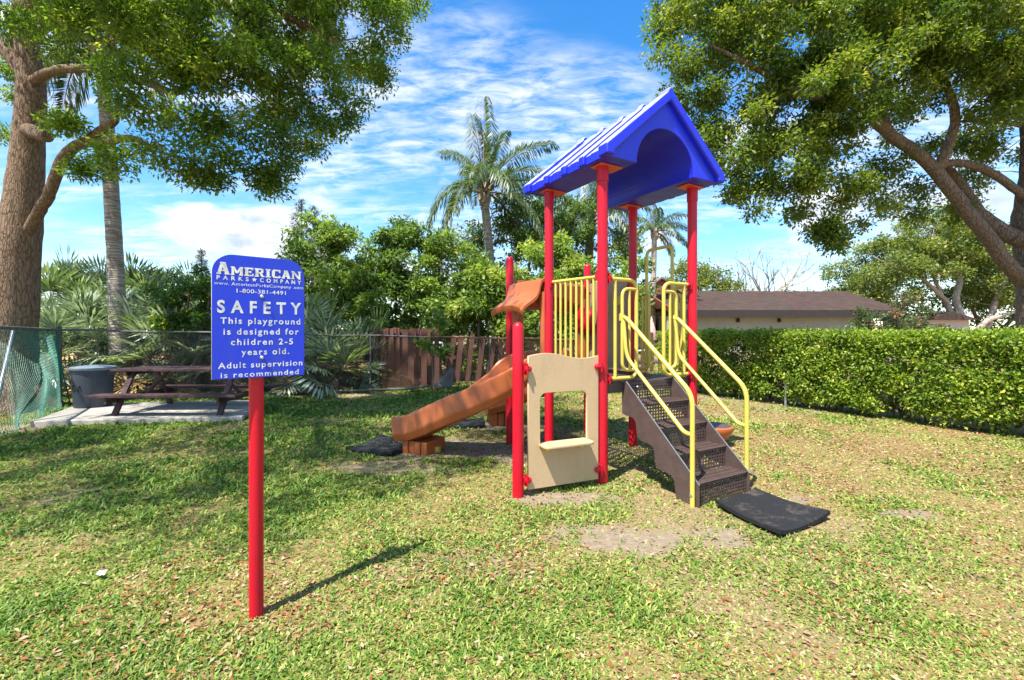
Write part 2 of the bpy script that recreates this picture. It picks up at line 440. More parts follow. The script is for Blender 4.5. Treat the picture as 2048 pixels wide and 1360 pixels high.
def groundmat():
    m, N, L, b = nodes('lawn_soil')
    tc = N.new('ShaderNodeTexCoord')
    def noise(s, d=6, r=0.6):
        n = N.new('ShaderNodeTexNoise'); n.inputs['Scale'].default_value = s; n.inputs['Detail'].default_value = d
        n.inputs['Roughness'].default_value = r
        L.new(tc.outputs['Object'], n.inputs['Vector']); return n.outputs[0]
    def ramp(x, stops):
        c = N.new('ShaderNodeValToRGB'); e = c.color_ramp.elements
        while len(e) < len(stops): e.new(0.5)
        for q, (p, cc) in zip(e, stops): q.position = p; q.color = (*cc, 1)
        L.new(x, c.inputs[0]); return c.outputs[0]
    thatch = ramp(noise(75, 10, 0.8), [(0.3, (0.075, 0.085, 0.022)), (0.46, (0.18, 0.145, 0.055)), (0.58, (0.30, 0.18, 0.09)), (0.75, (0.40, 0.245, 0.145))])
    sand = ramp(noise(22, 8, 0.65), [(0.3, (0.16, 0.125, 0.088)), (0.55, (0.25, 0.20, 0.15)), (0.8, (0.36, 0.29, 0.225))])
    mx = N.new('ShaderNodeMix'); mx.data_type = 'RGBA'
    at = N.new('ShaderNodeAttribute'); at.attribute_name = 'bare'
    L.new(at.outputs['Fac'], mx.inputs[0]); L.new(thatch, mx.inputs[6]); L.new(sand, mx.inputs[7])
    L.new(mx.outputs[2], b.inputs['Base Color'])
    b.inputs['Roughness'].default_value = 0.95; b.inputs['Specular IOR Level'].default_value = 0.1
    bp = N.new('ShaderNodeBump'); bp.inputs['Strength'].default_value = 0.6; bp.inputs['Distance'].default_value = 0.02
    L.new(noise(60, 8, 0.7), bp.inputs['Height']); L.new(bp.outputs[0], b.inputs['Normal'])
    return m
M['ground'] = groundmat()

# leaves in bulk ----------------------------------------------------
def unit(a):
    return a/np.maximum(np.linalg.norm(a, axis=1, keepdims=True), 1e-9)
def quads_mesh(name, base, tip, side, nrm, fold, rnd):
    """one folded four-cornered leaf per row"""
    n = len(base)
    mid = base*0.52 + tip*0.48
    v = np.empty((n, 4, 3), np.float32)
    v[:, 0] = base; v[:, 1] = mid + side + nrm*fold; v[:, 2] = tip; v[:, 3] = mid - side + nrm*fold
    me = bpy.data.meshes.new(name)
    me.vertices.add(n*4); me.vertices.foreach_set('co', v.reshape(-1))
    me.loops.add(n*4); me.loops.foreach_set('vertex_index', np.arange(n*4, dtype=np.int32))
    me.polygons.add(n); me.polygons.foreach_set('loop_start', np.arange(0, n*4, 4, dtype=np.int32))
    me.update(calc_edges=True)
    at = me.attributes.new('rnd', 'FLOAT', 'FACE')
    at.data.foreach_set('value', rnd.astype(np.float32))
    return me
def leaves(name, cen, rad, per, ll, lw, seed=1, droop=0.25, flat=0.75, rshift=None, jit=0.35):
    """clumps of leaves round the centres"""
    g = np.random.default_rng(seed)
    cen = np.asarray(cen, float); rad = np.asarray(rad, float)
    m = len(cen)
    idx = np.repeat(np.arange(m), per)
    n = len(idx)
    off = g.normal(size=(n, 3)); off = unit(off)*(g.random((n, 1))**0.55)
    off[:, 2] *= flat
    pos = cen[idx] + off*rad[idx][:, None]
    d = unit(off*0.8 + g.normal(size=(n, 3))*0.8 + np.array([0, 0, -droop]))
    up = unit(g.normal(size=(n, 3))*0.75 + np.array([0, 0, 1.0]))
    side = unit(np.cross(d, up)); nr = unit(np.cross(side, d))
    s = (0.45 + 0.95*g.random((n, 1)))
    cl = g.random(m)*0.5
    rnd = np.clip(cl[idx] + g.random(n)**1.3*0.62 - 0.05 + (0 if rshift is None else rshift), 0, 1)
    return quads_mesh(name, pos, pos + d*ll*s, side*(lw/2)*s, nr, lw*0.22, rnd)
def ball_clusters(balls, spacing, seed=1, shell=0.45):
    """clump centres filling each (x, y, z, r) ball, denser towards the skin"""
    g = np.random.default_rng(seed)
    out = []
    for b in balls:
        x, y, z, r = b[:4]; rz = b[4] if len(b) > 4 else r
        n = max(3, int(4.2*(r*r*rz)**(2/3)/spacing**2*(0.6 + 0.5*r)))
        d = unit(g.normal(size=(n, 3)))*(shell + (1-shell)*g.random((n, 1))**0.6)
        d *= (0.82 + 0.36*g.random((n, 1)))
        out.append(np.array([x, y, z]) + d*np.array([r, r, rz]))
    return np.concatenate(out)
def twigs(cl, skel, frac, r0, seed=1, sag=0.12, maxl=1.3):
    """thin limbs from the skeleton to some of the clumps"""
    g = np.random.default_rng(seed)
    gg = G(); sk = np.array([list(p) for p in skel])
    for c in cl:
        if g.random() > frac: continue
        d = np.linalg.norm(sk - c, axis=1) + np.maximum(0, sk[:, 2] - c[2])*0.4
        k = int(np.argmin(d)); a = Vector(sk[k]); b = Vector(c)
        l = (b - a).length
        if l < 0.08 or l > maxl: continue
        m1 = a.lerp(b, 0.35) + Vector(g.normal(size=3))*l*0.10 + Vector((0, 0, sag*l))
        m2 = a.lerp(b, 0.7) + Vector(g.normal(size=3))*l*0.10 + Vector((0, 0, sag*l*0.7))
        rr = min(0.03, r0*(0.4 + 0.25*l))
        gg.tube([a, m1, m2, b], [rr, rr*0.75, rr*0.5, rr*0.2], 5, cap=False)
    return gg
def limb(gg, pts, rads, seg=12, n=6, wob=0.0, sd=0):
    c = bez(pts, n)
    r = lerp_list(rads, len(c))
    if wob:
        q = np.random.default_rng(sd)
        c = [p + Vector(q.normal(size=3))*rr*wob for p, rr in zip(c, r)]
    gg.tube(c, r, seg, True)
    return c
#@@SETTING
# ------------------------------------------------------------------ ground, lawn, leaf litter
BARE = [(0.965, 3.07, 0.50, 0.20, 0.84), (1.35, 3.0, 0.25, 0.10, 0.7), (0.45, 3.86, 0.36, 0.13, 0.8), (2.45, 3.80, 0.38, 0.13, 0.8),
        (2.92, 3.50, 0.34, 0.12, 0.8), (0.25, 5.6, 0.9, 0.55, 0.8), (-0.85, 5.25, 0.55, 0.25, 0.75), (-0.3, 6.9, 0.7, 0.3, 0.9),
        (0.9, 6.4, 0.7, 0.4, 0.6), (-1.3, 4.7, 0.6, 0.2, 0.6), (2.1, 4.5, 0.4, 0.2, 0.5), (1.9, 3.15, 0.35, 0.10, 0.35), (-7.6, 6.6, 0.8, 0.35, 0.8),
        (-4.2, 10.1, 2.6, 0.28, 0.7), (5.0, 8.3, 0.5, 0.4, 0.5), (4.3, 9.6, 0.5, 0.6, 0.6), (-3.6, 3.95, 0.7, 0.25, 0.4), (-0.3, 2.75, 0.4, 0.18, 0.35)]
def bare_at(x, y):
    w = (fbm(x*2.6 + 9, y*2.6 + 4, 4) - 0.5)
    b = np.zeros_like(x)
    for (cx, cy, rx, ry, s) in BARE:
        d = np.sqrt(((x-cx)/rx)**2 + ((y-cy)/ry)**2) + w*2.6
        b = np.maximum(b, s*np.clip((1.25 - d)/0.55, 0, 1))
    f = fbm(x*0.9 + 31, y*0.9 + 11, 4)
    b = np.maximum(b, np.clip((f - 0.64)/0.16, 0, 0.25))
    return b
def hgt(x, y):
    return 0.018*(fbm(x*0.8, y*0.8, 3) - 0.5) + 0.010*(fbm(x*3.5 + 3, y*3.5, 2) - 0.5)
def ground():
    xs = np.concatenate([[-600, -200, -80, -40, -24, -17], np.arange(-13, 13.01, 0.085), [17, 24, 40, 80, 200, 600]])
    ys = np.concatenate([[-300, -60, -15, -4, -1], np.arange(0.5, 14.01, 0.085), [17, 22, 32, 60, 140, 400, 1200]])
    X, Y = np.meshgrid(xs, ys)
    x = X.ravel(); y = Y.ravel()
    near = (np.abs(x) < 13.5) & (y > 0) & (y < 14.2)
    z = np.where(near, hgt(x, y), 0.0)
    nx, ny = len(xs), len(ys)
    v = np.stack([x, y, z], 1).astype(np.float32)
    i = np.arange((nx-1)*(ny-1)); r = i//(nx-1); c = i % (nx-1)
    q = np.stack([r*nx+c, r*nx+c+1, (r+1)*nx+c+1, (r+1)*nx+c], 1).astype(np.int32)
    me = bpy.data.meshes.new('ground')
    me.vertices.add(len(v)); me.vertices.foreach_set('co', v.ravel())
    me.loops.add(q.size); me.loops.foreach_set('vertex_index', q.ravel())
    me.polygons.add(len(q)); me.polygons.foreach_set('loop_start', np.arange(0, q.size, 4, dtype=np.int32))
    me.polygons.foreach_set('use_smooth', np.ones(len(q), bool))
    me.update(calc_edges=True)
    at = me.attributes.new('bare', 'FLOAT', 'POINT')
    at.data.foreach_set('value', np.where(near, bare_at(x, y), 0.2).astype(np.float32))
    o = link_mesh('ground', me, M['ground'])
    tag(o, 'flat ground of thatch and sandy soil under the lawn', kind='structure')
ground()

SLAB = [V(-7.15, 6.76), V(-4.24, 7.16), V(-5.0, 8.95), V(-8.02, 8.45)]
MAT = [PG(1430, 1015), PG(1510, 988), PG(1661, 1040), PG(1560, 1080)]
def inside(poly, x, y):
    r = np.zeros(len(x), bool); n = len(poly)
    for i in range(n):
        a, b = poly[i], poly[(i+1) % n]
        c = ((a[1] > y) != (b[1] > y)) & (x < (b[0]-a[0])*(y-a[1])/(b[1]-a[1]+1e-12) + a[0])
        r ^= c
    return r
def scatter(n, y0, y1, g, mx=1.42):
    y = y0*(y1/y0)**g.random(n)
    x = (g.random(n)*2 - 1)*mx*y*1.125*1.0
    return x, y
def grass():
    g = np.random.default_rng(21)
    x, y = scatter(455000, 1.35, 13.0, g, 1.36)
    # short runs of blades from one crown
    k = g.integers(0, 140000, len(x)); cxs, cys = x[k], y[k]
    take = g.random(len(x)) < 0.72
    sp = (0.010 + 0.006*cys)
    x = np.where(take, cxs + g.normal(size=len(x))*sp, x); y = np.where(take, cys + g.normal(size=len(x))*sp, y)
    b = bare_at(x, y)
    thin = fbm(x*1.7 + 3, y*1.7 + 8, 4)
    keep = (g.random(len(x)) > b*1.12) & (g.random(len(x)) < np.clip((thin - 0.16)*3.2, 0.62, 1.0))
    lit = np.clip((fbm(x*1.1 + 70, y*1.1 + 20, 5) - 0.50)*6.0, 0, 1)*np.clip(0.55 + x*0.14, 0.1, 1)
    keep &= g.random(len(x)) > 0.62*lit
    keep &= ~inside(SLAB, x, y) & ~inside(MAT, x, y) & (y < 12.5)
    hedge_side = (x - 4.2)*4.37 + (y - 10.3)*2.47
    keep &= hedge_side < 2.6
    x, y = x[keep], y[keep]; n = len(x)
    green = np.clip(0.55 - 0.55*(fbm(x*0.55 + 40, y*0.55 + 2, 3) - 0.35)*2 + 0.0, 0, 1)
    lush = np.clip((-x*0.10 + 0.42) + (y - 5)*0.035, 0.05, 0.9)          # thicker, greener turf to the left
    tuft = np.clip((thin[keep] - 0.36)*3.0, 0, 1)
    rnd = np.clip(g.random(n)**(0.75 + lush*0.9) * (1.14 - 0.46*lush) + (0.5 - tuft)*0.30 - 0.05 + (green - 0.5)*0.12, 0, 1)
    z = hgt(x, y) - 0.004
    sc = 0.75 + 0.115*y
    ln = (0.020 + 0.032*g.random(n)**1.5)*sc*(0.70 + 0.5*lush)*(0.72 + 0.6*tuft)
    wd = (0.0023 + 0.0017*g.random(n))*(1 + 0.42*np.maximum(y - 1.4, 0))
    az = g.random(n)*2*np.pi
    el = np.radians(12 + 58*g.random(n))
    el = np.where(rnd > 0.8, el*0.45, el)
    d = np.stack([np.cos(az)*np.cos(el), np.sin(az)*np.cos(el), np.sin(el)], 1)
    base = np.stack([x, y, z], 1)
    d2 = unit(d + np.stack([np.cos(az)*0.5, np.sin(az)*0.5, -0.45*np.ones(n)], 1))
    side = np.stack([-np.sin(az), np.cos(az), 0.3*g.normal(size=n)], 1); side = unit(side)*wd[:, None]
    mid = base + d*ln[:, None]*0.55; tip = mid + d2*ln[:, None]*0.5
    tip[:, 2] = np.maximum(tip[:, 2], z + 0.006)
    v = np.empty((n, 5, 3), np.float32)
    v[:, 0] = base - side*0.7; v[:, 1] = base + side*0.7; v[:, 2] = mid + side; v[:, 3] = mid - side; v[:, 4] = tip
    me = bpy.data.meshes.new('lawn_grass')
    me.vertices.add(n*5); me.vertices.foreach_set('co', v.ravel())
    o5 = (np.arange(n)*5)[:, None]
    li = (o5 + np.array([0, 1, 2, 3, 3, 2, 4])).astype(np.int32)
    me.loops.add(n*7); me.loops.foreach_set('vertex_index', li.ravel())
    ls = np.stack([np.arange(n)*7, np.arange(n)*7 + 4], 1).astype(np.int32)
    me.polygons.add(n*2); me.polygons.foreach_set('loop_start', ls.ravel())
    me.update(calc_edges=True)
    at = me.attributes.new('rnd', 'FLOAT', 'FACE')
    at.data.foreach_set('value', np.repeat(rnd, 2).astype(np.float32))
    tag(link_mesh('lawn_grass', me, M['grass']), 'short coarse lawn grass, yellow green with dry blades', 'grass', kind='stuff')
grass()
def litter():
    g = np.random.default_rng(5)
    x, y = scatter(170000, 1.35, 12.0, g, 1.4)
    f = fbm(x*1.1 + 70, y*1.1 + 20, 5)
    right = np.clip(0.70 + x*0.13 - (y - 4)*0.02, 0.16, 1.0)
    keep = (g.random(len(x)) < np.clip((f - 0.43)*6.0, 0.12, 1)*right)
    keep &= ~inside(SLAB, x, y) & ~inside(MAT, x, y)
    keep &= g.random(len(x)) > 0.75*(bare_at(x, y) > 0.8)
    x, y = x[keep], y[keep]; n = len(x)
    z = hgt(x, y) + 0.003 + 0.018*g.random(n)**1.5
    az = g.random(n)*2*np.pi
    d = np.stack([np.cos(az), np.sin(az), 0.45*g.normal(size=n)*0.6], 1); d = unit(d)
    up = unit(np.stack([0.35*g.normal(size=n), 0.35*g.normal(size=n), np.ones(n)], 1))
    side = unit(np.cross(d, up)); nr = unit(np.cross(side, d))
    s = (0.28 + 1.0*g.random(n)**1.9)*(0.82 + 0.05*y)
    base = np.stack([x, y, z], 1)
    ll = (0.036*s)[:, None]; lw = (0.0145*s)[:, None]
    base -= d*ll*0.5
    me = quads_mesh('fallen_leaves', base, base + d*ll, side*lw*0.55, nr, (0.004*s*g.normal(size=n))[:, None], g.random(n))
    tag(link_mesh('fallen_leaves', me, M['litter']), 'tan and orange fallen oak leaves strewn over the lawn', 'leaf litter', kind='stuff')
litter()

# ------------------------------------------------------------------ concrete pad, picnic table, bin
def slab():
    g = G()
    n = 10
    poly = []
    q = random.Random(4)
    for i in range(4):
        a, b = SLAB[i], SLAB[(i+1) % 4]
        for k in range(n):
            p = a.lerp(b, k/n); poly.append((p.x + q.uniform(-.012, .012), p.y + q.uniform(-.012, .012)))
    g.prism(poly, (0, 0, 0), (1, 0, 0), (0, 1, 0), (0, 0, 1), -0.06, 0.08)
    o = g.build('concrete_pad', M['concrete'], bevel=0.012)
    tag(o, 'grey concrete pad under the picnic table and bin', 'concrete pad')
slab()
def picnic():
    t = empty('picnic_table', (-5.5, 7.85, 0.08), 'dark red stained wooden picnic table on the concrete pad', 'picnic table')
    ax = V(1, 0.03, 0).normalized(); ay = V(-0.03, 1, 0).normalized(); az = V(0, 0, 1)
    def pt(x, y, z): return V(-5.5, 7.85, 0) + ax*x + ay*y + az*z
    for i in range(5):
        g = G().box(pt(random.uniform(-.01, .01), -0.30 + i*0.15, 0.78), (2.20, 0.138, 0.038), (ax, ay, az))
        g.build('tabletop_plank', M['table_wood'], t, bevel=0.004)
    for s in (-1, 1):
        for i in range(2):
            G().box(pt(0, s*(0.55 + i*0.15), 0.40), (2.30, 0.138, 0.038), (ax, ay, az)).build('bench_plank', M['table_wood'], t, bevel=0.004)
    for e in (-1, 1):
        x = e*0.86
        G().box(pt(x, 0, 0.738), (0.04, 0.72, 0.085), (ax, ay, az)).build('top_cleat', M['table_wood'], t, bevel=0.004)
        G().box(pt(x, 0, 0.33), (0.04, 1.48, 0.095), (ax, ay, az)).build('bench_beam', M['table_wood'], t, bevel=0.004)
        for s in (-1, 1):
            G().bar(pt(x - e*0.042, s*0.24, 0.755), pt(x - e*0.042, s*0.62, 0.078), 0.04, 0.09, ax).build('leg', M['table_wood'], t, bevel=0.004)
        G().bar(pt(x - e*0.08, 0, 0.36), pt(x - e*0.46, 0, 0.752), 0.07, 0.038).build('brace', M['table_wood'], t, bevel=0.004)
picnic()
def trash_bin():
    c = V(-7.50, 8.15, 0.08)
    t = empty('trash_can', c, 'slate blue plastic trash can with pale lid beside the picnic table', 'trash can')
    g = G().lathe([(0.255, 0), (0.262, 0.02), (0.292, 0.60), (0.300, 0.605), (0.300, 0.66), (0.292, 0.665)], c, 32)
    b = g.build('barrel', M['bin'], t, True)
    for s in (-1, 1):
        G().box(c + V(s*0.315, 0, 0.60), (0.05, 0.13, 0.05)).build('handle', M['bin'], b, bevel=0.012)
    G().lathe([(0.318, 0.655), (0.326, 0.665), (0.326, 0.70), (0.30, 0.715), (0.12, 0.735), (0.0, 0.74)], c, 32).build('lid', M['binlid'], t, True)
    # the dark moulded letters on the front
    for i, pts in enumerate([[(-.09, .40), (-.12, .40), (-.12, .30), (-.07, .30), (-.07, .33)], [(-.01, .30), (.02, .41), (.05, .30)], [(.0, .335), (.04, .335)]]):
        q = [c + V(x, -math.sqrt(max(0, (0.262 + 0.05*z)**2 - x*x)) - 0.004, z) for x, z in pts]
        gg = G().tube(fillet(q, 0.02, 3), 0.008, 6)
        gg.build('moulded_mark', M['rubber'], b)
trash_bin()

# ------------------------------------------------------------------ chain-link fence with draped net
FA, FB = V(-8.74, 8.8, 0), V(2.6, 12.55, 0)
def fpt(t, z): return FA.lerp(FB, t) + V(0, 0, z)
def ftop(t): return 1.45 - 0.26*t
def fence():
    f = empty('chain_link_fence', FA, 'weathered chain-link fence with steel top rail behind the picnic table', 'fence')
    n = 24
    rail = [fpt(i/n, ftop(i/n) + 0.012*math.sin(i*1.7)) for i in range(n+1)]
    o = G().tube(rail[:15], 0.021, 8).build('top_rail', M['fence_steel'], f, True)
    G().tube(rail[14:], 0.021, 8).build('top_rail', M['rusty'], f, True)
    for t in (0.0, 0.24, 0.48, 0.72, 0.96):
        h = ftop(t) + (0.05 if t == 0 else 0.0)
        G().tube([fpt(t, -0.1), fpt(t, h)], 0.030 if t == 0 else 0.018, 10, dome=True).build('fence_post', M['fence_steel'], f, True)
    def wires(name, t0, t1, mat, d=0.062, r=0.0022):
        g = G(); L_ = (FB - FA).length; H = 1.38
        s = t0*L_
        while s < t1*L_:
            for sg in (1, -1):
                a, b = s, s + sg*H*0.8
                aa, bb = max(t0*L_, min(t1*L_, a)), max(t0*L_, min(t1*L_, b))
                za = 0.03 + (aa - a)/(b - a)*H; zb = 0.03 + (bb - a)/(b - a)*H
                if abs(aa - bb) < 0.03: continue
                k = ftop(aa/L_)/1.42
                g.tube([fpt(aa/L_, za*k), fpt(bb/L_, zb*k)], r, 3, False)
            s += d
        o = g.build(name, mat, f); o['kind'] = 'stuff'
    wires('wire_mesh', 0.0, 0.50, M['fence_steel'])
    wires('wire_mesh', 0.50, 0.96, M['rusty'], r=0.003)
    # leg of the fence that runs towards the camera, left
    LA, LB = V(-8.70, 8.72, 0), V(-6.3, 5.0, 0)
    G().tube([LA + V(0, 0, 1.45), LA.lerp(LB, .5) + V(0, 0, 1.47), LB + V(0, 0, 1.47)], 0.024, 8).build('top_rail', M['fence_steel'], f, True)
    G().tube([LB + V(0, 0, -0.1), LB + V(0, 0, 1.5)], 0.028, 10, dome=True).build('fence_post', M['fence_steel'], f, True)
    a = LA.lerp(LB, 0.56)
    G().tube([P(27, 662, 6.85), P(4, 760, 6.55), P(-16, 850, 6.25)], 0.026, 10).build('brace_pipe', M['steel'], f, True)
    # green net draped over that leg
    t = empty('draped_net', LA, 'green shade net draped over the fence in front of the oak trunk', 'net')
    def npt(s, w):
        p = LA.lerp(LB, 0.02 + 0.98*s)
        bul = 0.22*math.sin(math.pi*min(1, w*1.05))*math.sin(math.pi*min(1, max(0, s*1.1))) + 0.18*w*w
        fold = 0.035*math.sin(s*26 + w*3)*w
        nrm = V(0.84, 0.54, 0)
        z = 1.45*(1 - w) + 0.03
        return p + nrm*(bul + fold) + V(0, 0, z)
    def strands(n, slope, r):
        g = G()
        for i in range(n):
            s0 = -abs(slope) + (1 + 2*abs(slope))*i/(n-1)
            seq = []
            for k in range(17):
                w = k/16; s = s0 + slope*w
                if 0 <= s <= 1: seq.append(npt(s, w))
                else:
                    if len(seq) > 2: g.tube(seq, r, 3, False)
                    seq = []
            if len(seq) > 2: g.tube(seq, r, 3, False)
        o = g.build('net_strands', M['net'], t); o['kind'] = 'stuff'
    strands(120, 0.30, 0.0030); strands(90, -0.14, 0.0022)
    gg = G()
    gg.tube([npt(0.0, k/12) + V(0.01, 0.0, 0) for k in range(13)], 0.012, 5)
    gg.build('net_hem', M['net'], t, True)
fence()
# fallen steel pipe along the foot of the fence
tag(G().tube([PG(500, 792) + V(0, -0.12, 0.06), PG(640, 788) + V(0, -.12, 0.07), PG(820, 783) + V(0, -.12, 0.08), PG(868, 778) + V(0, -.12, 0.10)], 0.028, 10).build('steel_pipe', M['fence_steel'], smooth=True),
    'grey steel pipe lying along the foot of the chain-link fence', 'pipe')

# ------------------------------------------------------------------ picket fences
picket_me = []
def picket_mesh(w, h):
    g = G()
    g.prism([(-w/2, 0), (w/2, 0), (w/2, h - 0.03), (w/2 - 0.02, h), (-w/2 + 0.02, h), (-w/2, h - 0.03)], (0, 0, 0), (1, 0, 0), (0, 0, 1), (0, 1, 0), -0.009, 0.009)
    return g.mesh('picket')
for w in (0.135, 0.14, 0.125): picket_me.append(picket_mesh(w, 1.5))
def picket_run(name, label, spots, rails, mat=None):
    t = empty(name, V(*spots[0][:2], 0), label, 'picket fence')
    for i, (x, y, rz, lean, h) in enumerate(spots):
        o = link_mesh('picket', picket_me[i % 3], M['picket'], t, False)
        o.location = V(x, y, 0) - t.location
        o.rotation_euler = (0, lean, rz); o.scale = (1, 1, h/1.5)
    for (a, b) in rails:
        G().bar(a, b, 0.035, 0.085).build('rail', M['picket'], t)
    return t
def pickets():
    # rolled, overlapping bundle of boards
    sp = []
    for i in range(17):
        u = i/16
        px = 738 + 118*u
        a = (u - 0.15)*1.0
        p = P(px, 700, 11.55 + 0.38*(u - 0.28)**2*2 + 0.035*(i % 2))
        sp.append((p.x, p.y, R(-60 + 75*u) if u < 0.55 else R(4), random.uniform(-.02, .02), 1.50 + random.uniform(-.03, .03)))
    picket_run('rolled_picket_panel', 'curved bundle of close-set red brown pickets behind the chain-link fence', sp,
               [(P(748, 700, 11.75) + V(0, 0, -0.1), P(854, 700, 12.05) + V(0, 0, -0.1))])
    sp = []
    for i in range(3):
        p = P(812 + i*26 + 10, 700, 11.50 + i*0.05); sp.append((p.x, p.y, R(8), random.uniform(-.02, .02), 1.50))
    picket_run('picket_panel', 'short upright panel of three spaced pickets beside the curved bundle', sp,
               [(P(815, 690, 11.62), P(884, 690, 11.75)), (P(815, 760, 11.62), P(884, 760, 11.75))])
    sp = []
    for i in range(13):
        px = 892 + i*21
        Y = 12.2 + i*0.1
        p = P(px, 700, Y); sp.append((p.x, p.y, R(10), R(8 - i*0.8) + random.uniform(-.05, .05), 1.34 + random.uniform(-.07, .05)))
    picket_run('picket_panel', 'long leaning row of spaced brown pickets behind the slide', sp,
               [(P(890, 715, 12.32), P(1150, 712, 13.5)), (P(890, 760, 12.32), P(1150, 757, 13.5))])
    sp = []
    for i in range(15):
        px = 1168 + i*17
        Y = 12.9 + 0.02*i
        p = P(px, 700, Y); sp.append((p.x, p.y, R(2), random.uniform(-.02, .02), 1.42 + random.uniform(-.03, .03)))
    picket_run('picket_panel', 'upright row of brown pickets seen through the yellow railings', sp,
               [(P(1160, 690, 13.0), P(1412, 690, 13.2)), (P(1160, 750, 13.0), P(1412, 750, 13.2))])
    tag(G().tube([P(1255, 704, 12.65), P(1345, 695, 12.7)], 0.024, 8).build('steel_rail', M['white'], smooth=True), 'pale pipe running across the pickets behind the playset', 'pipe')
pickets()
def yard_junk():
    c = PG(873, 781, 0); c = V(c.x*12.0/c.y, 12.0, 0)
    g = G().lathe([(0.0, 0.78), (0.10, 0.80), (0.20, 0.90), (0.22, 1.02), (0.16, 1.14), (0.0, 1.18)], c, 18)
    t = empty('white_basin', c, 'rounded white plastic basin on a dark stand in the gap between the pickets', 'basin')
    g.build('basin', M['white'], t, True)
    st = G()
    for dx in (-.12, .12):
        for dy in (-.12, .12): st.tube([c + V(dx, dy, 0), c + V(dx*.8, dy*.8, 0.80)], 0.018, 6)
    st.build('stand', M['brown_metal'], t)
    a = PG(868, 780, 0)
    tag(G().prism([(0, 0), (0.55, 0), (0.62, 0.50), (0.50, 0.52)], a + V(-0.15, 0.25, 0.0), (1, 0, 0), (0, 0.25, 0.97), (0, 0.97, -0.25), 0, 0.015).build('metal_sheet', M['fence_steel'], bevel=0.003),
        'grey metal sheet leaning at the foot of the fence below the basin', 'metal sheet')
yard_junk()
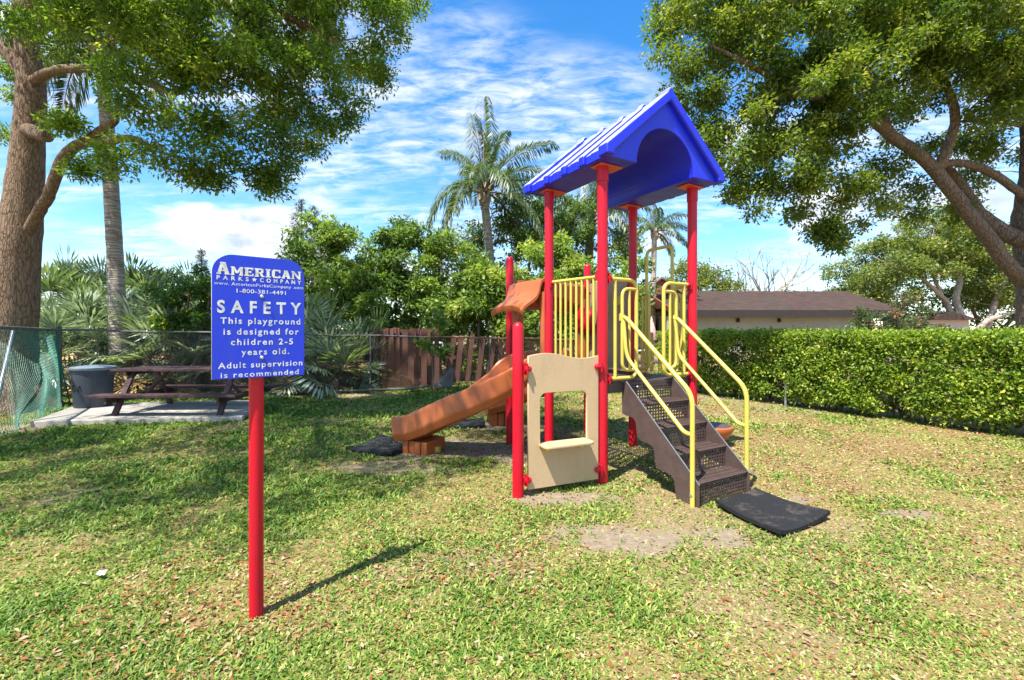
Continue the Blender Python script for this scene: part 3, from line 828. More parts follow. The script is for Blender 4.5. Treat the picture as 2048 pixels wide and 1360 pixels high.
#@@VEG
# ------------------------------------------------------------------ oaks
def pxballs(L_):
    out = []
    for (px, py, Y, rpx) in L_:
        p = P(px, py, Y); out.append((p.x, p.y, p.z, rpx/FPX*Y))
    return out
def oak_left():
    base = P(8, 840, 8.2); base.z = 0
    t = empty('oak_tree', base, 'big brown-barked oak at the left edge behind the green net', 'tree')
    g = G(); Y = 8.2
    spec = [(4, 846, 205), (12, 800, 165), (18, 720, 140), (24, 620, 126), (36, 500, 112), (48, 390, 94), (57, 280, 80), (62, 180, 74), (52, 70, 60), (40, -60, 50), (20, -220, 36), (40, -380, 24)]
    tr = limb(g, [P(a, b, Y) for a, b, c in spec], [c/2/FPX*Y*0.62 for a, b, c in spec], 24, 5, 0.02, 3)
    # root flare lobes
    for a in range(7):
        an = a*0.9 + 0.3
        d = V(math.cos(an), math.sin(an), 0)
        g.tube(bez([base + d*0.25 + V(0, 0, 0.75), base + d*0.46 + V(0, 0, 0.28), base + d*0.80 + V(0, 0, -0.08)], 4), lerp_list([0.22, 0.24, 0.10], 9), 8)
    g.build('trunk', M['bark'], t, True)
    skel = list(tr)
    def br(pts, w, sd):
        gg = G(); c = limb(gg, pts, w, 12, 6, 0.05, sd); skel.extend(c); gg.build('branch', M['bark'], t, True)
    br([P(52, 470, 8.15), P(78, 425, 7.95), P(100, 385, 7.8), P(122, 325, 7.7), P(155, 290, 7.6), P(210, 283, 7.4), P(262, 277, 7.2), P(300, 292, 7.0)], [0.085, 0.088, 0.085, 0.085, 0.08, 0.07, 0.055, 0.025], 1)
    br([P(168, 288, 7.55), P(200, 262, 7.4), P(230, 240, 7.3), P(236, 200, 7.2)], [0.075, 0.065, 0.055, 0.03], 2)
    br([P(62, 168, 8.2), P(95, 146, 7.9), P(150, 137, 7.6), P(215, 141, 7.3), P(290, 165, 7.0), P(356, 184, 6.8), P(395, 150, 6.7), P(450, 128, 6.7)], [0.10, 0.075, 0.068, 0.06, 0.052, 0.045, 0.038, 0.02], 3)
    br([P(52, 150, 8.2), P(15, 105, 8.2), P(-25, 60, 8.2), P(-80, 10, 8.2)], [0.13, 0.11, 0.09, 0.06], 4)
    br([P(60, 262, 8.1), P(88, 271, 7.75), P(97, 272, 7.68)], [0.13, 0.10, 0.085], 5)
    br([P(55, 60, 8.2), V(-6.6, 6.6, 7.8), V(-5.2, 5.0, 8.2), V(-3.6, 3.6, 8.2)], [0.16, 0.13, 0.10, 0.05], 6)
    br([P(48, 20, 8.2), V(-6.2, 8.0, 8.8), V(-4.6, 8.2, 9.0), V(-2.6, 8.6, 8.9)], [0.16, 0.13, 0.10, 0.05], 7)
    br([V(-6.6, 6.6, 7.8), V(-5.4, 3.8, 7.6), V(-4.8, 2.6, 7.4)], [0.09, 0.07, 0.04], 8)
    br([P(50, 70, 8.2), V(-6.0, 7.4, 7.4), V(-4.2, 7.0, 6.6), V(-2.8, 7.2, 6.0)], [0.13, 0.10, 0.07, 0.03], 9)
    balls = pxballs([(70, 10, 6.6, 85), (190, 30, 6.2, 95), (310, 70, 6.0, 115), (430, 60, 6.2, 120), (480, 190, 6.5, 110), (370, 215, 6.2, 95),
        (560, 70, 7.0, 125), (610, 190, 7.3, 100), (700, 70, 8.0, 110), (762, 40, 8.6, 58), (728, 150, 8.4, 58), (660, 230, 7.6, 62),
        (455, 295, 6.6, 72), (535, 325, 6.9, 48), (360, 320, 6.4, 48), (255, 190, 6.0, 55), (222, 300, 6.2, 34), (165, 340, 7.6, 12), (110, 240, 9.0, 22),
        (20, 250, 9.2, 42), (5, 150, 9.2, 50), (330, -110, 6.2, 190), (600, -120, 7.2, 190), (770, -80, 8.4, 100), (600, 290, 7.1, 32),
        (415, 372, 6.6, 26), (420, 145, 6.4, 60), (520, 135, 6.9, 55), (400, 260, 6.5, 40), (135, 245, 7.3, 18), (545, 368, 6.9, 16)])
    balls += [(-5.2, 3.2, 6.9, 1.5), (-3.6, 2.6, 7.2, 1.4), (-2.9, 4.3, 7.9, 1.5), (-5.8, 5.0, 7.9, 1.8), (-7.3, 3.4, 7.2, 1.8), (-4.0, 6.2, 8.6, 1.6), (-8.2, 6.0, 8.6, 1.8), (-1.9, 5.6, 8.0, 1.1), (-7.0, 8.6, 9.4, 2.0), (-6.6, 1.7, 6.9, 1.2), (-4.3, 1.1, 7.3, 1.25), (-5.7, 1.2, 7.1, 1.1), (-2.9, 2.4, 7.7, 1.1), (-8.4, 2.2, 7.2, 1.3), (-1.7, 3.9, 8.0, 1.0)]
    cl = ball_clusters(balls, 0.42, 11)
    vis = np.abs(cl[:, 0]/cl[:, 1]) < 1.35
    vis &= (cl[:, 2] - CAMH)/cl[:, 1] < 0.85
    a, b = cl[vis], cl[~vis]
    r1 = 0.24 + 0.10*np.random.default_rng(1).random(len(a))
    me = leaves('crown', a, r1, max(40, int(118000/len(a))), 0.072, 0.030, 31, 0.3)
    link_mesh('crown', me, M['oakleaf'], t)
    me = leaves('crown', b, 0.30 + 0.12*np.random.default_rng(2).random(len(b)), max(20, int(78000/len(b))), 0.082, 0.036, 32, 0.3)
    link_mesh('upper_crown', me, M['oakleaf'], t)
    twigs(cl, skel, 0.35, 0.018, 5).build('twigs', M['twig'], t, True)['kind'] = 'stuff'
    print('left oak clumps', len(a), len(b))
oak_left()
def oak_right():
    Y = 9.2
    base = P(2084, 700, Y); base.z = 0
    t = empty('oak_tree', base, 'spreading oak at the right edge, leaning limb above the hedge', 'tree')
    g = G()
    sp = [(2068, 803, 150), (2066, 700, 120), (2058, 600, 100), (2050, 500, 95), (2048, 430, 100), (2052, 330, 72), (2046, 230, 60), (2036, 130, 50), (2042, 0, 40), (2030, -150, 30)]
    sk = limb(g, [P(a + 22, b, Y) for a, b, c in sp], [c/2/FPX*Y*0.66 for a, b, c in sp], 22, 5, 0.02, 3)
    g.build('trunk', M['bark_grey'], t, True)
    skel = list(sk)
    def br(L_, w, sd, Ys):
        gg = G(); pts = [P(a, b, y) for (a, b), y in zip(L_, Ys)]
        c = limb(gg, pts, w, 12, 6, 0.05, sd); skel.extend(c); gg.build('branch', M['bark_grey'], t, True)
    br([(2046, 560), (2012, 525), (1975, 475), (1920, 405), (1870, 340), (1815, 292), (1778, 268), (1766, 232), (1760, 190)], [0.14, 0.132, 0.128, 0.12, 0.115, 0.108, 0.10, 0.08, 0.05], 1, [9.2, 9.1, 9.0, 8.9, 8.8, 8.7, 8.6, 8.5, 8.5])
    br([(1868, 340), (1900, 326), (1950, 332), (1998, 355), (2052, 395)], [0.065, 0.07, 0.075, 0.075, 0.08], 2, [8.8, 8.9, 9.0, 9.05, 9.1])
    br([(2044, 480), (2005, 462), (1960, 425), (1918, 362), (1890, 330)], [0.17, 0.14, 0.11, 0.085, 0.06], 3, [9.2, 9.3, 9.4, 9.4, 9.3])
    br([(1868, 345), (1885, 318), (1900, 280), (1910, 230), (1890, 160), (1850, 80)], [0.10, 0.095, 0.085, 0.075, 0.06, 0.03], 4, [8.8, 8.7, 8.6, 8.5, 8.4, 8.3])
    br([(1775, 262), (1700, 205), (1610, 190), (1500, 130), (1420, 90)], [0.11, 0.085, 0.065, 0.045, 0.02], 5, [8.6, 8.3, 8.0, 7.8, 7.7])
    br([(1765, 225), (1720, 120), (1640, 20), (1560, -80)], [0.10, 0.08, 0.06, 0.03], 6, [8.5, 8.2, 8.0, 7.8])
    br([(2046, 230), (1960, 140), (1860, 60), (1800, -40)], [0.13, 0.10, 0.07, 0.04], 7, [9.2, 8.8, 8.4, 8.2])
    br([(2040, 250), (1985, 240), (1920, 243)], [0.05, 0.04, 0.02], 8, [9.1, 8.8, 8.6])
    balls = pxballs([(1380, 40, 8.0, 78), (1350, 140, 8.0, 52), (1390, 220, 8.0, 58), (1470, 130, 8.2, 100), (1480, 260, 8.0, 82), (1440, 330, 8.0, 46),
        (1580, 60, 8.0, 120), (1590, 200, 8.0, 110), (1560, 330, 8.0, 82), (1510, 390, 8.0, 42), (1650, 330, 8.2, 78), (1625, 420, 8.2, 48), (1680, 425, 8.2, 42), (1722, 395, 8.4, 46),
        (1700, 90, 8.0, 120), (1700, 230, 8.0, 92), (1820, 70, 8.0, 120), (1850, 170, 8.3, 72), (1940, 80, 7.8, 110), (1960, 190, 8.0, 72), (2040, 100, 7.6, 100), (2030, 230, 8.2, 60),
        (1990, 290, 9.8, 48), (1940, 250, 9.8, 48), (1820, 225, 9.6, 42), (1790, 370, 9.4, 46), (1880, 420, 9.8, 55), (1960, 390, 10.0, 48), (1960, 480, 10.2, 42), (1775, 320, 9.0, 30),
        (1500, -80, 8.0, 160), (1750, -90, 8.2, 180), (1980, -80, 8.4, 180), (2130, 120, 8.6, 110), (2140, 300, 9.4, 80), (2150, -60, 8.6, 160), (1355, -20, 8.2, 55), (1490, 360, 8.2, 60), (1560, 250, 8.4, 80), (1430, 270, 8.2, 60), (1640, 260, 8.6, 80), (1590, 400, 8.2, 46), (1760, 150, 8.4, 90), (1830, 290, 9.6, 46), (1760, 420, 9.6, 40), (1930, 320, 10, 50), (1340, 60, 8.2, 45), (1420, 160, 8.2, 70), (1900, 130, 8.4, 80), (2000, 160, 8.4, 80), (1640, 468, 8.2, 18), (1665, 480, 8.2, 14)])
    cl = ball_clusters(balls, 0.46, 17, 0.35)
    r1 = 0.24 + 0.12*np.random.default_rng(4).random(len(cl))
    me = leaves('crown', cl, r1, int(210000/len(cl)), 0.082, 0.036, 41, 0.3)
    link_mesh('crown', me, M['oakleaf_r'], t)
    twigs(cl, skel, 0.3, 0.018, 6).build('twigs', M['twig'], t, True)['kind'] = 'stuff'
    print('right oak clumps', len(cl))
oak_right()

# ------------------------------------------------------------------ palms
def palm_frond(g, rn, base, az, el, L_, curl, leaf, rv, droop=0.75, wid=0.026):
    """rachis with two rows of hanging leaflets; returns leaflet arrays"""
    p = Vector(base); d = V(math.cos(az)*math.cos(el), math.sin(az)*math.cos(el), math.sin(el))
    pts = [p.copy()]; n = 16
    for i in range(n):
        d = (d + V(0, 0, -curl/n)).normalized()
        p = p + d*L_/n; pts.append(p.copy())
    g.tube(pts, lerp_list([0.045, 0.028, 0.012, 0.004], n+1), 5, False)
    B, T, S = [], [], []
    q = rv
    for i in range(3, n+1):
        for k in range(7):
            u = (i - 1 + k/7)/n
            if u < 0.14: continue
            a = pts[min(n, int(u*n))]; b = pts[min(n, int(u*n)+1)]
            c = a.lerp(b, u*n - int(u*n)) if int(u*n) < n else pts[n]
            tg = (pts[min(n, i)] - pts[i-1]).normalized()
            sd = tg.cross(V(0, 0, 1))
            if sd.length < 1e-3: sd = V(1, 0, 0)
            sd.normalize(); upv = sd.cross(tg)
            ll = leaf*(0.55 + 0.9*math.sin(math.pi*min(1, u*0.9 + 0.08)))*q.uniform(0.8, 1.1)
            for s in (-1, 1):
                dd = (sd*s*q.uniform(0.6, 1.0) + tg*0.65 + upv*q.uniform(-0.2, 0.45)).normalized()
                m_ = c + dd*ll*0.5
                e = m_ + (dd + V(0, 0, -droop*2.2)).normalized()*ll*0.5
                w = (dd.cross(V(0, 0, 1)) + tg*0.6).normalized()*wid
                B += [c, m_]; T += [m_ + (m_ - c)*0.06, e]; S += [w, w*0.8]
    return B, T, S
def palm(name, label, base, top, r0, r1, fronds, L_, leaf, seed, boots=True, lean=None):
    q = random.Random(seed)
    t = empty(name, base, label, 'palm tree')
    g = G()
    mid = [base.lerp(top, 0.33) + (lean or V(0, 0, 0)), base.lerp(top, 0.68) + (lean or V(0, 0, 0))*0.8]
    c = bez([base + V(0, 0, -0.05)] + mid + [top], 14)
    n = len(c); rr = []
    for i in range(n):
        u = i/(n-1); r = r0 + (r1 - r0)*u + 0.25*r0*math.exp(-u*14)
        rr.append(r*(1 + (0.035 if i % 2 else 0)))
    g.tube(c, rr, 16)
    g.build('trunk', M['palm_bark'], t, True)
    if boots:
        gg = G()
        for i in range(12):
            a = i*2.4; z = i*0.05
            p = top + V(math.cos(a)*r1*0.9, math.sin(a)*r1*0.9, z - 0.35)
            gg.tube([p, p + V(math.cos(a)*0.12, math.sin(a)*0.12, 0.32)], [0.09, 0.035], 6)
        gg.build('leaf_bases', M['bark_pale'], t, True)
    for (az, el, f, curl) in fronds:
        g = G()
        B, T, S = palm_frond(g, None, top + V(0, 0, 0.1), R(az), R(el), L_*f, curl, leaf, q)
        B = np.array([list(p) for p in B]); T = np.array([list(p) for p in T]); S = np.array([list(p) for p in S])
        nr = np.tile(np.array([[0, 0, 1.0]]), (len(B), 1))
        rn = np.random.default_rng(seed + int(az) % 360).random(len(B))
        me = quads_mesh('frond', B, T, S, nr, 0.003, rn)
        fr = link_mesh('frond', me, M['frond'], t)
        o = g.build('rachis', M['twig'], None, True)
        o.parent = fr
    return t
Yp = 17.0
palm('queen_palm', 'tall windswept queen palm with drooping fronds behind the slide', V((985-CX)/FPX*Yp, Yp, 0), P(968, 392, Yp), 0.21, 0.14,
     [(95, 84, 1.3, 0.5), (60, 78, 1.1, 1.4), (20, 55, 1.2, 1.6), (5, 40, 1.15, 1.5), (-20, 62, 1.1, 1.5), (150, 72, 1.0, 1.7), (185, 48, 1.0, 3.2), (200, 30, 0.9, 3.6), (-60, 50, 1.0, 2.6), (100, 60, 1.0, 2.2),
      (240, 45, 0.9, 3.0), (-5, 15, 1.1, 2.2), (30, 5, 0.9, 2.4), (130, 82, 1.1, 0.9), (-100, 60, .9, 2.8)], 3.0, 0.62, 3, True, V(0.12, 0, 0))
Yp = 19.5
palm('queen_palm', 'queen palm half hidden behind the blue roof of the playset', V((1172-CX)/FPX*Yp, Yp, 0), P(1180, 452, Yp), 0.24, 0.17,
     [(95, 80, 1, 1.0), (60, 70, 1.0, 1.4), (20, 60, 1.0, 2.0), (0, 45, 1.0, 2.8), (-30, 62, 1.0, 2.2), (150, 70, 1.0, 2.0), (180, 50, 1.0, 2.8), (210, 60, .9, 2.4), (-60, 50, 1.0, 2.6), (240, 45, 0.9, 2.6),
      (10, 20, 1.0, 2.8), (170, 20, 1.0, 2.8), (-90, 70, 1, 2.0)], 2.9, 0.62, 9, True)
Yp = 30.0
palm('queen_palm', 'small far palm seen between the two right red posts', V((1303-CX)/FPX*Yp, Yp, 0), P(1309, 468, Yp), 0.22, 0.16,
     [(90, 80, 1, .8), (60, 75, 1.0, 1.2), (10, 50, 1.25, 1.6), (0, 28, 1.2, 1.8), (-30, 62, 1.2, 1.8), (150, 72, .9, 2.0), (180, 55, .8, 3.0), (210, 60, .8, 2.8), (-60, 50, 1.0, 2.4), (20, 10, 1.0, 2.2)], 2.2, 0.55, 13, True)
Yp = 10.6
palm('queen_palm', 'tall grey-trunked palm behind the fence beside the picnic table', V((240-CX)/FPX*Yp, Yp, 0), P(204, 105, Yp), 0.175, 0.125,
     [(90, 70, 1, 1.4), (30, 60, 1.0, 2.0), (0, 45, 1.0, 2.6), (-30, 50, 1.0, 2.2), (150, 60, 1.0, 2.2), (185, 40, 1.0, 3.0), (215, 50, .9, 2.6), (-60, 50, 1.0, 2.6), (250, 55, 0.9, 2.6),
      (10, 15, 1.0, 2.8), (175, 10, .8, 3.0), (-90, 70, 1, 2.0)], 2.3, 0.55, 19, True, V(0.05, 0, 0))

# ------------------------------------------------------------------ palmettos
def fan_mesh(seed, rad=0.52, nseg=24, spread=215, pet=0.75, cup=0.25, droop=0.35):
    g = np.random.default_rng(seed)
    B, T, S, Nn = [], [], [], []
    o = V(pet, 0, 0)
    for i in range(nseg):
        a = R(-spread/2 + spread*i/(nseg-1) + g.normal()*1.5)
        d = V(math.cos(a), math.sin(a), cup*abs(math.sin(a)) + 0.05*g.normal()).normalized()
        l = rad*(0.72 + 0.28*math.cos(a*0.7))*(0.92 + 0.14*g.random())
        m = o + d*l*0.55
        dr = droop*(0.6 + 0.8*g.random())
        e = m + (d + V(0, 0, -dr)).normalized()*l*0.5
        sd = d.cross(V(0, 0, 1)).normalized()
        w = rad*0.037
        B += [o, m - d*0.02]; T += [m + d*0.03, e]; S += [sd*w*1.0, sd*w*1.05]; Nn += [V(0, 0, 1), V(0, 0, 1)]
    A = lambda L_: np.array([list(p) for p in L_])
    B2, T2, S2, N2 = A(B), A(T), A(S), A(Nn)
    # widen the inner half of each blade to its outer end
    me = quads_mesh('fan_leaf', B2, T2, S2, N2, 0.006, np.repeat(g.random(nseg), 2))
    return me
FANS = [fan_mesh(i, rad=0.60, nseg=26, droop=d, cup=c) for i, (d, c) in enumerate([(0.3, 0.3), (0.7, 0.2), (0.15, 0.4), (1.1, 0.1)])]
def petiole_mesh():
    return G().tube([V(0, 0, 0), V(0.4, 0, 0.02), V(0.77, 0, 0)], [0.012, 0.010, 0.008], 5, False).mesh('petiole', True)
PET = petiole_mesh()
FANSETS = {k: [] for k in ('fan', 'fan_green', 'fan_dry')}
for k in FANSETS:
    for me in FANS:
        m2 = me.copy(); m2.materials.append(M[k]); FANSETS[k].append(m2)
PET.materials.append(M['fan_green'])
at = PET.attributes.new('rnd', 'FLOAT', 'FACE')
def palmetto(label, x, y, h, nf, seed, sc=1.0, green=0.4, dry=0.12, up=0.0, group=None):
    q = random.Random(seed)
    t = empty('palmetto', V(x, y, 0), label, 'palmetto', 'palmettos behind the chain-link fence')
    G().tube(bez([V(x, y, -0.05), V(x + q.uniform(-.1, .1), y, h*0.5), V(x + q.uniform(-.15, .15), y, h)], 3), 0.085, 8).build('stem', M['bark'], t, True)
    for i in range(nf):
        az = i*2.399 + q.uniform(-.4, .4)
        u = i/nf
        el = R(72 - 118*u + q.uniform(-10, 10)) + up*(1-u)
        key = 'fan_dry' if (u > 0.72 and q.random() < dry*3) else ('fan_green' if q.random() < green else 'fan')
        fan = link_mesh('fan_leaf', FANSETS[key][q.randrange(4) if u > 0.3 else q.choice((0, 2))], None, t, False)
        rot = Matrix.Rotation(az, 4, 'Z') @ Matrix.Rotation(-el, 4, 'Y') @ Matrix.Rotation(q.uniform(-.5, .5), 4, 'X')
        s = sc*q.uniform(0.85, 1.15)
        fan.matrix_basis = Matrix.Translation((0, 0, h*(1 - 0.35*u))) @ rot @ Matrix.Scale(s, 4)
        pe = link_mesh('petiole', PET, None, fan, False)
    return t
ORD = ['first', 'second', 'third', 'fourth', 'fifth', 'sixth', 'seventh', 'eighth', 'ninth']
back = [(105, 11.6, 1.75), (150, 12.0, 1.95), (205, 12.2, 1.9), (268, 12.2, 1.95), (330, 12.6, 1.85), (395, 13.0, 1.7)]
for i, (px, Y, h) in enumerate(back):
    palmetto('tall palmetto in the back row left of the sign, %s from the oak trunk' % ORD[i], (px-CX)/FPX*Y, Y, h, 18, 100+i, 1.2, 0.65, 0.1, 0.25)
front = [(112, 10.4, 0.95), (170, 10.7, 1.15), (290, 10.9, 1.05), (345, 11.0, 0.9), (410, 11.1, 0.85)]
for i, (px, Y, h) in enumerate(front):
    palmetto('silvery palmetto in the front row left of the sign, %s from the oak trunk' % ORD[i], (px-CX)/FPX*Y, Y, h, 19, 200+i, 1.15, 0.18, 0.14)
right = [(455, 11.0, 0.7, 'low palmetto between the yellow-flecked shrub and the sign'), (735, 12.2, 0.5, 'palmetto peeping up behind the curved picket bundle'), (665, 10.9, 0.25, 'lowest palmetto drooping over the pipe right of the sign'), (520, 11.2, 0.8, 'silvery palmetto directly behind the blue sign board'), (635, 11.3, 1.0, 'silvery palmetto just right of the blue sign board'), (690, 11.6, 0.45, 'low palmetto against the curved picket bundle'), (590, 11.1, 0.35, 'low drooping palmetto right of the sign post by the fence foot')]
for i, (px, Y, h, lb) in enumerate(right):
    palmetto(lb, (px-CX)/FPX*Y, Y, h, 17, 300+i, 1.1, 0.30, 0.14)

# ------------------------------------------------------------------ shrubs and trees behind the fence
def tree(name, label, cat, base, balls, leafm, barkm, per, ll, lw, seed, spacing=0.5, tr=0.08, ntr=1, frac=0.5, trad=None, droop=0.2, stems=None, shell=0.35, rs=None, crad=(0.26, 0.16), group=None):
    t = empty(name, base, label, cat, group)
    g = G(); q = random.Random(seed)
    skel = []
    tops = sorted(balls, key=lambda b: -b[3])[:max(3, ntr)]
    for i in range(ntr):
        b = tops[i % len(tops)]
        e = V(b[0], b[1], b[2])
        s = Vector(base) + V(q.uniform(-.12, .12), q.uniform(-.12, .12), -0.05)*(1 if ntr > 1 else 0.01)
        m = s.lerp(e, 0.45) + V(q.uniform(-.2, .2), q.uniform(-.2, .2), 0.15)*(e - s).length*0.4
        c = limb(g, [s, m, e], [tr, tr*0.75, tr*0.3], 10, 6, 0.05, seed+i); skel += c
    for b in balls:
        e = V(b[0], b[1], b[2]); k = min(skel, key=lambda p: (p - e).length + max(0, p.z - e.z)*0.6)
        l = (e - k).length
        if l > 0.25:
            c = limb(g, [k, k.lerp(e, 0.5) + V(q.uniform(-.1, .1), q.uniform(-.1, .1), 0.1)*l, e], [tr*0.5, tr*0.35, tr*0.15], 7, 4, 0.05, seed); skel += c
    g.build('trunk', barkm, t, True)
    cl = ball_clusters(balls, spacing, seed, shell)
    rr = crad[0] + crad[1]*np.random.default_rng(seed).random(len(cl))
    n = max(4, int(per/len(cl)))
    link_mesh('crown', leaves('crown', cl, rr, n, ll, lw, seed, droop, rshift=rs), leafm, t)
    twigs(cl, skel, frac, 0.012, seed, maxl=3.0 if base[1] > 17 else 1.3).build('twigs', barkm, t, True)['kind'] = 'stuff'
    return t
def gb(px, Y): return V((px-CX)/FPX*Y, Y, 0)
S = 'shrubleaf'
tree('shrub', 'dark green shrub flecked with yellow leaves behind the picnic table', 'shrub', gb(372, 10.5), pxballs([(330, 585, 10.4, 40), (380, 575, 10.4, 48), (420, 590, 10.4, 45), (350, 635, 10.4, 42), (405, 640, 10.4, 46), (300, 610, 10.6, 26), (440, 560, 10.6, 40)]), M['goldleaf'], M['twig'], 9000, 0.085, 0.045, 51, 0.30, 0.05, 3, crad=(.16, .1))
tree('broadleaf_tree', 'rounded bright green tree just right of the blue sign', 'tree', gb(655, 14.0), pxballs([(640, 500, 14, 62), (600, 540, 13.6, 50), (690, 490, 14, 50), (650, 580, 13.6, 70), (705, 560, 14, 60), (590, 600, 13.4, 46), (690, 625, 13.6, 56), (620, 640, 13.4, 50), (655, 470, 14.2, 30), (600, 700, 13, 44), (660, 705, 13, 46), (720, 700, 13, 44), (630, 750, 12.8, 34), (700, 748, 12.8, 36)]), M[S], M['twig'], 24000, 0.13, 0.06, 52, 0.48, 0.10, 2)
tree('broadleaf_tree', 'leafy green tree between the sign and the slide, second from the sign', 'tree', gb(770, 13.6), pxballs([(775, 520, 13.6, 56), (810, 485, 13.8, 40), (740, 550, 13.4, 52), (820, 560, 13.6, 58), (770, 600, 13.2, 60), (840, 620, 13.4, 50), (730, 625, 13.2, 46), (800, 460, 14, 22), (760, 655, 13, 40), (780, 705, 13.2, 44), (830, 700, 13.2, 40)]), M[S], M['twig'], 25000, 0.13, 0.06, 53, 0.48, 0.09, 2, rs=-0.08)
tree('broadleaf_tree', 'open green tree with pale stems between the sign and the slide, third from the sign', 'tree', gb(900, 13.6), pxballs([(880, 520, 13.8, 52), (915, 490, 14, 34), (860, 580, 13.4, 52), (930, 560, 13.6, 52), (900, 625, 13.4, 56), (960, 620, 13.6, 46), (890, 660, 13.4, 40), (880, 710, 13.6, 44), (950, 705, 13.6, 44), (850, 500, 14, 26)]), M[S], M['bark_pale'], 22000, 0.125, 0.058, 54, 0.48, 0.08, 3, rs=-0.05)
tree('broadleaf_tree', 'umbrella-leaved green tree beside the tall windswept palm', 'tree', gb(975, 13.0), pxballs([(965, 580, 13, 46), (1000, 560, 13, 38), (940, 610, 12.9, 36), (1010, 600, 13, 40), (980, 545, 13.2, 28), (1050, 640, 13, 44), (1010, 650, 13, 40)]), M[S], M['twig'], 13000, 0.16, 0.06, 55, 0.42, 0.06, 2, rs=0.12)
tree('broadleaf_tree', 'bright green tree behind the orange slide hood', 'tree', gb(1110, 13.8), pxballs([(1080, 540, 13.8, 52), (1140, 530, 13.8, 52), (1110, 590, 13.6, 58), (1180, 560, 13.8, 46), (1060, 600, 13.6, 44), (1160, 620, 13.6, 52), (1230, 600, 13.8, 48), (1210, 660, 13.6, 46), (1260, 560, 14, 38)]), M[S], M['twig'], 22000, 0.135, 0.062, 56, 0.48, 0.08, 3, rs=0.10)
tree('broadleaf_tree', 'tall dark tree with reddish seed heads behind the queen palm', 'tree', gb(1070, 18.5), pxballs([(1040, 420, 18.5, 60), (1010, 480, 18.2, 60), (1090, 450, 18.5, 62), (1060, 520, 18, 72), (960, 510, 18.2, 46), (1130, 480, 18.5, 60), (1150, 430, 18.5, 40), (1030, 385, 18.6, 30), (1190, 500, 18.5, 52), (940, 465, 18.4, 30), (1240, 500, 18.6, 40), (1250, 450, 18.6, 30)]), M['darkleaf'], M['bark_grey'], 22000, 0.15, 0.066, 57, 0.62, 0.16, 2, crad=(.34, .2))
tree('background_tree', 'dark thicket tree filling the gap behind the palmettos left of the sign', 'tree', gb(260, 15.5), pxballs([(110, 640, 15, 60), (180, 610, 15, 60), (260, 620, 15, 60), (330, 610, 15, 60), (400, 620, 15, 64), (470, 610, 15, 60), (540, 620, 15, 60), (120, 710, 13.6, 60), (210, 710, 13.6, 60), (300, 710, 13.6, 60), (390, 710, 13.6, 60), (480, 710, 13.6, 60), (560, 710, 13.6, 60)]), M['darkleaf'], M['twig'], 18000, 0.16, 0.07, 58, 0.6, 0.10, 4)
tree('background_tree', 'dark understory thicket behind the pickets and slide', 'tree', gb(820, 16.5), pxballs([(600, 640, 16, 60), (690, 640, 16, 60), (780, 640, 16, 60), (870, 640, 16, 60), (960, 640, 16, 60), (1050, 640, 16, 60), (1140, 640, 16, 60), (1220, 640, 16, 60), (640, 715, 14.5, 60), (740, 715, 14.5, 60), (840, 715, 14.5, 60), (940, 715, 14.5, 60), (1040, 715, 14.5, 60), (1140, 715, 14.5, 60)]), M['darkleaf'], M['twig'], 20000, 0.17, 0.07, 59, 0.6, 0.10, 4)
tree('sapling', 'thin sapling with round leaves in front of the gap in the pickets', 'sapling', gb(868, 10.75), pxballs([(868, 655, 10.75, 26), (850, 690, 10.75, 18), (895, 705, 10.75, 16), (880, 640, 10.75, 18)]), M['shrubleaf'], M['twig'], 700, 0.10, 0.08, 60, 0.25, 0.018, 1, crad=(.10, .06))
def conifer(label, px, Y, top_py, wpx, seed, lean=0.0):
    q = random.Random(seed)
    base = gb(px, Y); topz = P(px, top_py, Y).z
    t = empty('norfolk_pine', base, label, 'conifer')
    G().tube([base, V(base.x + lean, Y, topz)], [0.16, 0.02], 8).build('trunk', M['twig'], t, True)
    w = wpx/FPX*Y
    cl = []; rr = []
    nt = 26
    for i in range(nt):
        u = i/nt; z = topz*(0.25 + 0.75*u); r = w*(1 - u)**0.8 + 0.08
        m = max(3, int(8*(1-u)) + 3)
        for k in range(m):
            a = q.random()*6.28
            for f in (0.45, 0.8, 1.05):
                cl.append((base.x + lean*z/topz + math.cos(a)*r*f, Y + math.sin(a)*r*f, z + 0.10*f*f)); rr.append(0.13 + 0.05*f)
    link_mesh('crown', leaves('crown', cl, rr, 14, 0.16, 0.03, seed, -0.3, 0.4), M['pine'], t)
conifer('tall twin-topped conifer above the trees right of the sign', 603, 26, 398, 48, 5)
conifer('shorter conifer leaning against the tall one above the trees', 622, 26.5, 412, 40, 6, 0.2)
conifer('small far conifer on the skyline left of the sign', 403, 30, 500, 24, 7)

